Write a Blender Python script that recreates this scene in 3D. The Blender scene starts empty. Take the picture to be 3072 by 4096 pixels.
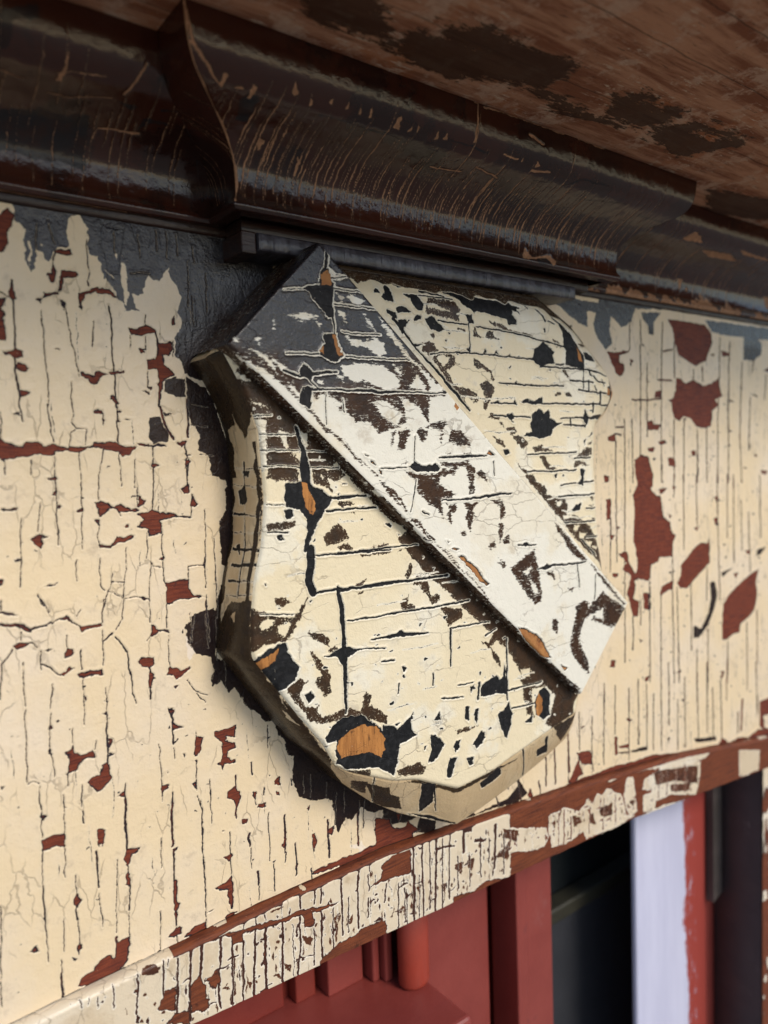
import bpy, math
import numpy as np
C = bpy.context.scene.collection
sc = bpy.context.scene

# ---------------------------------------------------------------- camera
F = 3000.0; CX, CY = 1536.0, 2048.0           # focal length and centre, in photo pixels
def _n(v): v = np.array(v, float); return v/np.linalg.norm(v)
XC = _n([3964., -348., F])                     # wall's horizontal, in camera axes
DC = _n([1500., (F*F+3964*1500.)/348., F])     # wall's downward, in camera axes
NC = np.cross(XC, DC)                          # into the wall
O = np.array([0., -0.40, 0.])
cam_d = bpy.data.cameras.new('camera'); cam = bpy.data.objects.new('camera', cam_d); C.objects.link(cam)
from mathutils import Matrix, Vector
R = np.array([[XC[0], -XC[1], -XC[2]], [NC[0], -NC[1], -NC[2]], [-DC[0], DC[1], DC[2]]])
M = Matrix.Identity(4)
for i in range(3):
    for j in range(3): M[i][j] = R[i][j]
    M[i][3] = O[i]
cam.matrix_world = M
cam_d.sensor_fit = 'VERTICAL'; cam_d.sensor_height = 36.0; cam_d.sensor_width = 27.0
cam_d.lens = 36.0*F/4096.0
cam_d.clip_start = 0.01; cam_d.clip_end = 400.0
cam_d.dof.use_dof = True; cam_d.dof.focus_distance = 0.465; cam_d.dof.aperture_fstop = 4.9
sc.camera = cam
sc.render.resolution_x = 768; sc.render.resolution_y = 1024

# ---------------------------------------------------------------- sky, sun, exposure
SUN_EL, SUN_AZ = math.radians(37), math.radians(14)   # azimuth measured from straight out of the wall towards the right
w = bpy.data.worlds.new('World'); sc.world = w; w.use_nodes = True
wn = w.node_tree; bg = wn.nodes['Background']
sky = wn.nodes.new('ShaderNodeTexSky'); sky.sky_type = 'NISHITA'; sky.sun_disc = False
sdir = Vector((math.cos(SUN_EL)*math.sin(SUN_AZ), -math.cos(SUN_EL)*math.cos(SUN_AZ), math.sin(SUN_EL)))
sky.sun_elevation = SUN_EL; sky.sun_rotation = math.atan2(sdir.x, sdir.y)
sky.air_density = 1.0; sky.dust_density = 0.9; sky.ozone_density = 1.6
wn.links.new(sky.outputs[0], bg.inputs[0]); bg.inputs[1].default_value = 0.115
ld = bpy.data.lights.new('sun', 'SUN'); ld.energy = 1.75; ld.angle = math.radians(22); ld.color = (1.0, 0.93, 0.82)
sun = bpy.data.objects.new('sun', ld); C.objects.link(sun)
sun.rotation_euler = sdir.to_track_quat('Z', 'Y').to_euler()
sc.view_settings.view_transform = 'Standard'; sc.view_settings.look = 'None'
sc.view_settings.gamma = 1.0; sc.view_settings.use_curve_mapping = False
sc.view_settings.exposure = 0.52

# ---------------------------------------------------------------- tracing helpers
def ray(px, py):
    c = np.array([px-CX, py-CY, F]); return np.array([c@XC, c@NC, -(c@DC)])
def at(px, py, Y=0.0):
    r = ray(px, py); return O+r*((Y-O[1])/r[1])
def atz(px, py, z):
    r = ray(px, py); return O+r*(z/r[2])
def proj(P):
    V = P-O; a = V[:, 0:1]*XC+V[:, 1:2]*NC-V[:, 2:3]*DC
    return np.stack([CX+F*a[:, 0]/a[:, 2], CY+F*a[:, 1]/a[:, 2]], 1)
rng = np.random.default_rng(7)
def vnoise(x, y, s, seed=0):
    r = np.random.default_rng(seed); T = r.random((256, 256))
    X = x/s+37.3; Y = y/s+91.7
    i = np.floor(X).astype(int); j = np.floor(Y).astype(int); fx = X-i; fy = Y-j
    fx = fx*fx*(3-2*fx); fy = fy*fy*(3-2*fy); i &= 255; j &= 255; i1 = (i+1) & 255; j1 = (j+1) & 255
    return (T[i, j]*(1-fx)+T[i1, j]*fx)*(1-fy)+(T[i, j1]*(1-fx)+T[i1, j1]*fx)*fy-0.5

# photo crops in which shapes were measured: name -> (x0, y0, scale)
CROPS = dict(A=(0,800,.5), B=(0,1600,.5), C=(0,2400,.5), D=(0,3200,.5), E=(750,2900,.5), F=(2242,1100,.5),
             G=(2242,1900,.5), H=(2242,2650,.5), S1=(600,900,.7836), S2=(1400,1000,.7836), S3=(700,2200,.7836),
             S4=(1500,2100,.9476), K1=(0,0,.9259), K2=(1536,0,.9259), K4=(1500,0,.9476), L=(0,1300,.6329),
             T1=(1250,1000,.3918), T2=(1900,1150,.3918), T3=(1350,1700,.3918), T4=(1950,1750,.3918),
             N=(700,3500,.6028), Q=(850,3300,.8439), R=(2150,3000,.5557), V=(0,0,1.8517))
BIG = 0.02
class Skin:
    minw = .00024
    """paint layers on one surface; u,v = metric surface coordinates of every vertex"""
    def __init__(s, u, v, mapper, warp=0.0005, seed=1):
        s.mapper = mapper; s.n = u.size
        u = u.ravel(); v = v.ravel()
        s.u = u+warp*2.2*vnoise(u, v, .0045, seed)+warp*1.3*vnoise(u, v, .0016, seed+1)
        s.v = v+warp*2.2*vnoise(u, v, .0045, seed+2)+warp*1.3*vnoise(u, v, .0016, seed+3)
        s.u0, s.v0 = u, v
        s.pu = s.u+warp*1.5*vnoise(u, v, .0026, seed+4)+warp*2.2*np.round(2.2*vnoise(u, v, .0021, seed+5))*.5
        s.pv = s.v+warp*1.8*vnoise(u, v, .0026, seed+6)+warp*1.4*vnoise(u, v, .0011, seed+7)
        s.f = {k: np.full(u.size, -BIG) for k in ('chip', 'top', 'wood', 'pale', 'slate_sheen')}
    def sel(s, P, m):
        lo = P.min(0)-m; hi = P.max(0)+m
        return np.nonzero((s.u > lo[0]) & (s.u < hi[0]) & (s.v > lo[1]) & (s.v < hi[1]))[0]
    def sd_poly(s, P, m=0.004):
        I = s.sel(P, m); x = s.pu[I]; y = s.pv[I]
        d = np.full(x.size, 1e9); ins = np.zeros(x.size, bool)
        for a, b in zip(P, np.roll(P, -1, 0)):
            e = b-a; L = e@e+1e-14; t = np.clip(((x-a[0])*e[0]+(y-a[1])*e[1])/L, 0, 1)
            d = np.minimum(d, (x-a[0]-t*e[0])**2+(y-a[1]-t*e[1])**2)
            c = ((a[1] > y) != (b[1] > y))
            with np.errstate(divide='ignore', invalid='ignore'):
                c &= x < (b[0]-a[0])*(y-a[1])/(b[1]-a[1]+1e-30)+a[0]
            ins ^= c
        d = np.sqrt(d); return I, np.where(ins, d, -d)
    def sd_line(s, P, W, m=0.004):
        I = s.sel(P, m+max(W)); x = s.u[I]; y = s.v[I]; d = np.full(x.size, -1.0)
        for k in range(len(P)-1):
            a, b = P[k], P[k+1]; e = b-a; L = e@e+1e-14
            t = np.clip(((x-a[0])*e[0]+(y-a[1])*e[1])/L, 0, 1)
            d = np.maximum(d, W[k]*(1-t)+W[k+1]*t-np.sqrt((x-a[0]-t*e[0])**2+(y-a[1]-t*e[1])**2))
        return I, d
    def add(s, f, I, d):
        A = s.f[f]; A[I] = np.maximum(A[I], np.clip(d, -BIG, BIG))
    def cut(s, f, I, d):
        A = s.f[f]; A[I] = np.minimum(A[I], np.clip(-d, -BIG, BIG))
    def map(s, cr, pts):
        x0, y0, k = CROPS[cr]
        return np.array([s.mapper(x0+k*pts[i], y0+k*pts[i+1]) for i in range(0, len(pts), 2)])
    def width(s, cr, pts, w):
        x0, y0, k = CROPS[cr]; n = len(pts)//2; out = []
        for i in range(n):
            a = max(i-1, 0); b = min(i+1, n-1)
            dx, dy = pts[2*b]-pts[2*a], pts[2*b+1]-pts[2*a+1]; L = math.hypot(dx, dy)+1e-9
            wi = np.interp(i/(n-1), np.linspace(0, 1, len(w)), w) if len(w) > 1 else w[0]
            p = (x0+k*pts[2*i], y0+k*pts[2*i+1]); q = (p[0]-dy/L*k*wi/2, p[1]+dx/L*k*wi/2)
            out.append(max(np.linalg.norm(s.mapper(*q)-s.mapper(*p)), s.minw*(1+max(0, s.mapper(*p)[0]-.15)*4.6)))
        return out
    def trace(s, text):
        """c/t/w/p polygons add chip / topcoat / bare wood / pale paint; x,u cut topcoat / chip; k,l lines (crack / topcoat line)"""
        cr = None
        for ln in text.strip().splitlines():
            ln = ln.strip()
            if not ln or ln[0] == '#': continue
            if ln[0] == '@': cr = ln[1:]; continue
            op, *r = ln.split(); 
            for grp in ' '.join(r).split(';'):
                tk = grp.split()
                if not tk: continue
                W = None
                if op in 'kly': W = [float(q) for q in tk[0].split(',')]; tk = tk[1:]
                pts = [float(q) for q in tk]
                if hasattr(s.mapper, 'far'): s.mapper.far = 0
                P = s.map(cr, pts)
                if hasattr(s.mapper, 'far') and s.mapper.far > s.mapper.lim: continue
                if op in 'kly':
                    I, d = s.sd_line(P, s.width(cr, pts, W)); (s.add if op != 'y' else s.cut)({'k': 'chip', 'l': 'top', 'y': 'top'}[op], I, d)
                else:
                    I, d = s.sd_poly(P)
                    if op in 'ctwps': s.add({'c': 'chip', 't': 'top', 'w': 'wood', 'p': 'pale', 's': 'slate_sheen'}[op], I, d)
                    elif op == 'x': s.cut('top', I, d)
                    elif op == 'u': s.cut('chip', I, d)
                    elif op == 'q': s.add('chip', I, d); I, d = s.sd_poly(P); s.add('wood', I, d-0.0006)
    def relief(s, thick=0.00035, curl=0.00022):
        c = -s.f['chip']; t = np.clip((c+.0003)/.0006, 0, 1); h = thick*t*t*(3-2*t)
        return h+curl*np.exp(-((c-.0007)/.0005)**2)
    def attrs(s, me, idx=None):
        for k, A in s.f.items():
            a = me.attributes.new(k, 'FLOAT', 'POINT'); a.data.foreach_set('value', (A if idx is None else A[idx]).astype(np.float32))

def mesh(name, V, Q, mat, parent=None, smooth=True, attrs=None):
    me = bpy.data.meshes.new(name); Q = np.asarray(Q); n = Q.shape[1]
    org = np.array(parent.location) if parent else np.zeros(3)
    V = np.asarray(V, float)-org
    me.vertices.add(len(V)); me.vertices.foreach_set('co', V.astype(np.float32).ravel())
    me.loops.add(Q.size); me.loops.foreach_set('vertex_index', Q.astype(np.int32).ravel())
    me.polygons.add(len(Q)); me.polygons.foreach_set('loop_start', np.arange(0, Q.size, n, dtype=np.int32))
    me.update(calc_edges=True)
    if smooth: me.polygons.foreach_set('use_smooth', np.ones(len(Q), bool))
    me.validate(); me.update()
    if attrs: attrs(me)
    me.materials.append(mat)
    o = bpy.data.objects.new(name, me); C.objects.link(o)
    if parent: o.parent = parent
    return o
def gridq(nu, nv, flip=False):
    i, j = np.meshgrid(np.arange(nu-1), np.arange(nv-1), indexing='ij')
    a = (i*nv+j).ravel(); q = np.stack([a, a+nv, a+nv+1, a+1], 1)
    return q[:, ::-1] if flip else q
def empty(name, loc, label, cat, group=None):
    o = bpy.data.objects.new(name, None); C.objects.link(o); o.location = loc; o.empty_display_size = .02
    o['label'] = label; o['category'] = cat
    if group: o['group'] = group
    return o
def tag(o, label, cat): o['label'] = label; o['category'] = cat; return o
def box(name, x0, x1, y0, y1, z0, z1, mat, parent=None, bev=0.0015):
    import bmesh
    bm = bmesh.new(); bmesh.ops.create_cube(bm, size=1)
    org = parent.location if parent else Vector((0, 0, 0))
    for v in bm.verts:
        v.co = Vector((x0+(v.co.x+.5)*(x1-x0), y0+(v.co.y+.5)*(y1-y0), z0+(v.co.z+.5)*(z1-z0)))-org
    if bev: bmesh.ops.bevel(bm, geom=bm.edges[:], offset=bev, segments=3, affect='EDGES', profile=.5)
    me = bpy.data.meshes.new(name); bm.to_mesh(me); bm.free(); me.materials.append(mat)
    o = bpy.data.objects.new(name, me); C.objects.link(o)
    if parent: o.parent = parent
    return o

# ---------------------------------------------------------------- materials
class NT:
    def __init__(s, name):
        s.m = bpy.data.materials.new(name); s.m.use_nodes = True; s.t = s.m.node_tree
        s.b = s.t.nodes['Principled BSDF']; s.co = s.t.nodes.new('ShaderNodeTexCoord').outputs['Object']
    def n(s, ty, **k):
        o = s.t.nodes.new(ty)
        for a, b in k.items(): setattr(o, a, b)
        return o
    def put(s, sock, v):
        if hasattr(v, 'is_output'): s.t.links.new(v, sock)
        elif isinstance(v, tuple): sock.default_value = (*v, 1) if len(v) == 3 and sock.type == 'RGBA' else v
        else: sock.default_value = v
    def math(s, op, a, b=0.0, c=0.0, clamp=False):
        o = s.n('ShaderNodeMath', operation=op, use_clamp=clamp); s.put(o.inputs[0], a); s.put(o.inputs[1], b); s.put(o.inputs[2], c); return o.outputs[0]
    def attr(s, k): return s.n('ShaderNodeAttribute', attribute_name=k).outputs['Fac']
    def scaled(s, v, rot=(0, 0, 0)):
        o = s.n('ShaderNodeMapping'); s.put(o.inputs['Vector'], s.co); o.inputs['Scale'].default_value = v; o.inputs['Rotation'].default_value = rot; return o.outputs[0]
    def noise(s, scale, detail=3, rough=.55, vec=None):
        o = s.n('ShaderNodeTexNoise'); s.put(o.inputs['Vector'], vec if vec is not None else s.co)
        o.inputs['Scale'].default_value = scale; o.inputs['Detail'].default_value = detail; o.inputs['Roughness'].default_value = rough
        return o.outputs['Fac']
    def ramp(s, v, a, b, lo=0.0, hi=1.0):
        o = s.n('ShaderNodeMapRange', interpolation_type='SMOOTHSTEP'); s.put(o.inputs[0], v)
        for i, q in enumerate((a, b, lo, hi)): o.inputs[i+1].default_value = q
        return o.outputs[0]
    def mix(s, f, a, b):
        o = s.n('ShaderNodeMix', data_type='RGBA'); s.put(o.inputs[0], f); s.put(o.inputs[6], a); s.put(o.inputs[7], b); return o.outputs[2]
    def mixf(s, f, a, b):
        o = s.n('ShaderNodeMix', data_type='FLOAT'); s.put(o.inputs[0], f); s.put(o.inputs[2], a); s.put(o.inputs[3], b); return o.outputs[0]
    def bump(s, h, dist, strength=1.0, nrm=None):
        o = s.n('ShaderNodeBump'); s.put(o.inputs['Height'], h); o.inputs['Distance'].default_value = dist; o.inputs['Strength'].default_value = strength
        if nrm is not None: s.put(o.inputs['Normal'], nrm)
        return o.outputs[0]
    def out(s, col, rough, nrm=None, spec=.5, coat=0.0):
        s.put(s.b.inputs['Base Color'], col); s.put(s.b.inputs['Roughness'], rough)
        if nrm is not None: s.put(s.b.inputs['Normal'], nrm)
        s.put(s.b.inputs['Specular IOR Level'], spec)
        if coat: s.put(s.b.inputs['Coat Weight'], coat); s.b.inputs['Coat Roughness'].default_value = .22
        return s.m

def layered(name, cream, cream2, pale, brown, brown2, primer, wood, wood2, grain, rub=0.0006, lip=0.0003, rag=0.0005, edge=None,
            rough=(.36, .24, .5), rubvec=(500, 500, 500), rubrot=(0, 0, 0), dirt=(.30, .21, .12), dirtamt=.35, slate_sheen=(.020, .017, .019), spec=(.5, .2, .12), bumpd=.00045, holes=.0006, tone=.035, crack=1, cells=(95, 95, 34)):
    s = NT(name); A = s.attr
    n1 = s.noise(900, 4, .65); chip = s.math('MULTIPLY_ADD', s.math('SUBTRACT', n1, .5), rag*2, A('chip'))
    fch = s.ramp(chip, -.00007, .00007)
    fch = s.math('MULTIPLY', fch, s.math('SUBTRACT', 1.0, s.math('MULTIPLY', s.ramp(s.noise(520, 4, .7), .69, .71), .85)))
    n2 = s.noise(1.0, 5, .7, s.scaled(rubvec, rubrot))
    top = s.math('MULTIPLY_ADD', s.math('SUBTRACT', n2, .5), rub*4, A('top'))
    ftop = s.math('MULTIPLY', s.ramp(top, -.00012, .00012), s.ramp(chip, -lip-.0001, -lip+.0001, 1, 0))
    n3 = s.noise(1.0, 3, .7, s.scaled(tuple(q*1.8 for q in rubvec), rubrot))
    ftop = s.math('MULTIPLY', ftop, s.math('SUBTRACT', 1.0, s.math('MULTIPLY', s.ramp(n3, .60, .64), s.math('MULTIPLY', s.ramp(A('top'), holes*.4, holes, 1, 0), s.ramp(A('slate_sheen'), -.004, .002, 1, .12)))))
    c = s.mix(s.ramp(s.noise(15, 6, .62), .54-tone, .54+tone), cream, cream2)
    c = s.mix(s.ramp(s.noise(7, 3, .6), .5, .66, 0, .35), c, pale)
    c = s.mix(s.math('MULTIPLY', s.ramp(s.noise(60, 5, .7), .56, .72), dirtamt), c, dirt)
    c = s.mix(s.ramp(s.noise(1300, 3, .6), .70, .76, 0, .55), c, dirt)
    if crack:
        vo = s.n('ShaderNodeTexVoronoi', feature='DISTANCE_TO_EDGE'); wv = s.n('ShaderNodeVectorMath', operation='ADD')
        nv = s.n('ShaderNodeTexNoise'); s.put(nv.inputs['Vector'], s.co); nv.inputs['Scale'].default_value = 160
        nsc = s.n('ShaderNodeVectorMath', operation='SCALE'); s.put(nsc.inputs[0], nv.outputs['Color']); nsc.inputs['Scale'].default_value = .35
        s.put(wv.inputs[0], s.scaled(cells)); s.put(wv.inputs[1], nsc.outputs[0]); s.put(vo.inputs['Vector'], wv.outputs[0]); vo.inputs['Scale'].default_value = 1.0
        hair = s.math('MULTIPLY', s.ramp(vo.outputs['Distance'], .008, .030, 1, 0), s.ramp(s.noise(28, 3, .6), .48, .60))
        c = s.mix(s.math('MULTIPLY', hair, .42), c, (.16, .11, .07))
    else: hair = 0.0
    c = s.mix(s.ramp(A('pale'), -.0003, .0003), c, pale)
    c = s.mix(s.ramp(chip, -.0009, -.0002, 0, .55), c, edge or pale)
    b = s.mix(s.ramp(s.noise(90, 4, .6), .4, .65), brown, brown2)
    b = s.mix(s.ramp(s.math('MULTIPLY_ADD', s.math('SUBTRACT', s.noise(70, 4, .7), .5), .03, A('slate_sheen')), -.006, .008, 0, 1), b, slate_sheen)  # slate tone paints the sky's reflection into the glossy brown topcoat
    b = s.mix(s.ramp(s.noise(420, 3, .7), .68, .78, 0, .5), b, tuple(q*1.9 for q in brown))
    g = s.noise(1.0, 5, .7, s.scaled(grain))
    wd = s.mix(s.ramp(g, .35, .68), wood, wood2)
    wd = s.mix(s.ramp(s.noise(1.0, 4, .7, s.scaled(tuple(q*1.7 for q in grain))), .58, .70, 0, .75), wd, primer)
    wd = s.mix(s.ramp(s.noise(150, 4, .7), .60, .72, 0, .8), wd, primer)
    fw = s.ramp(s.math('MULTIPLY_ADD', s.math('SUBTRACT', n1, .5), .0012, A('wood')), -.0002, .0002)
    pr = s.mix(s.ramp(s.noise(300, 3, .6), .4, .75, 0, .6), primer, tuple(q*2.2+.01 for q in primer))
    col = s.mix(ftop, c, b); col = s.mix(fch, col, s.mix(fw, pr, wd))
    ro = s.mixf(fch, s.mixf(ftop, s.math('MULTIPLY_ADD', s.noise(120, 3), .25, rough[0]-.12), s.math('MULTIPLY_ADD', s.noise(150, 4), .2, rough[1]-.06)), rough[2])
    h = s.math('MULTIPLY_ADD', s.noise(190, 4, .6), 1.3, s.math('MULTIPLY', s.noise(1000, 2, .5), .4))
    h = s.math('ADD', h, s.math('MULTIPLY', s.math('MULTIPLY', g, fch), .8))
    h = s.math('SUBTRACT', h, s.math('MULTIPLY', hair, .5)); nb = s.bump(h, bumpd, .85)
    return s.out(col, ro, nb, spec=s.mixf(fch, s.mixf(ftop, spec[0], s.mixf(s.ramp(A('slate_sheen'), -.004, .004), spec[1], .5)), spec[2]))

GR_X = (60, 400, 900)     # grain running along x
BRN, BRN2 = (.050, .026, .014), (.032, .020, .015)
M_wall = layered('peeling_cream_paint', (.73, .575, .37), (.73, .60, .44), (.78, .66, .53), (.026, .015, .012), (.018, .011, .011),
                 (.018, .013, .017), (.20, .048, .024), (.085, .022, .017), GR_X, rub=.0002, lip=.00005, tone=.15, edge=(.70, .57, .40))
M_shield = layered('cracked_shield_paint', (.74, .63, .43), (.75, .68, .53), (.80, .76, .66), (.055, .030, .016), (.035, .022, .014),
                   (.011, .011, .012), (.46, .20, .060), (.27, .11, .035), (400, 400, 40), cells=(34, 34, 95), holes=.003, rub=.0011, lip=.0005, edge=(.78, .74, .64))
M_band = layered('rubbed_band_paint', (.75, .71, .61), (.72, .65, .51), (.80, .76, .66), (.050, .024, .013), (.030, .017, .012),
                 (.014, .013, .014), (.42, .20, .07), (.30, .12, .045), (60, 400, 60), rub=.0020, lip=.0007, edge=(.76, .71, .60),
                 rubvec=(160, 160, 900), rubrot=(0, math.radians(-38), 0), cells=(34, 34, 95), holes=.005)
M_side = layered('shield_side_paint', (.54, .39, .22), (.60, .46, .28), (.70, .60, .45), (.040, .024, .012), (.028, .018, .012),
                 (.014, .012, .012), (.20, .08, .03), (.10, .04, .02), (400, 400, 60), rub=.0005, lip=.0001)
M_cornice = layered('alligatored_brown_paint', (.042, .012, .007), (.022, .008, .006), (.04, .016, .009), (.018, .015, .017), (.028, .014, .012),
                    (.27, .14, .075), (.30, .15, .08), (.16, .07, .04), (60, 400, 400), rub=.0004, lip=0, rag=.0003, edge=(.05, .026, .016),
                    rough=(.13, .18, .6), spec=(.42, .25, .3), crack=0, bumpd=.00016, dirt=(.02, .012, .01), dirtamt=.5)
M_trim = layered('flaking_trim_paint', (.66, .55, .40), (.60, .48, .33), (.80, .74, .64), (.10, .036, .018), (.06, .024, .015),
                 (.045, .018, .013), (.19, .055, .024), (.09, .028, .017), (40, 300, 700), rub=.0004, lip=.0001)
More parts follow.
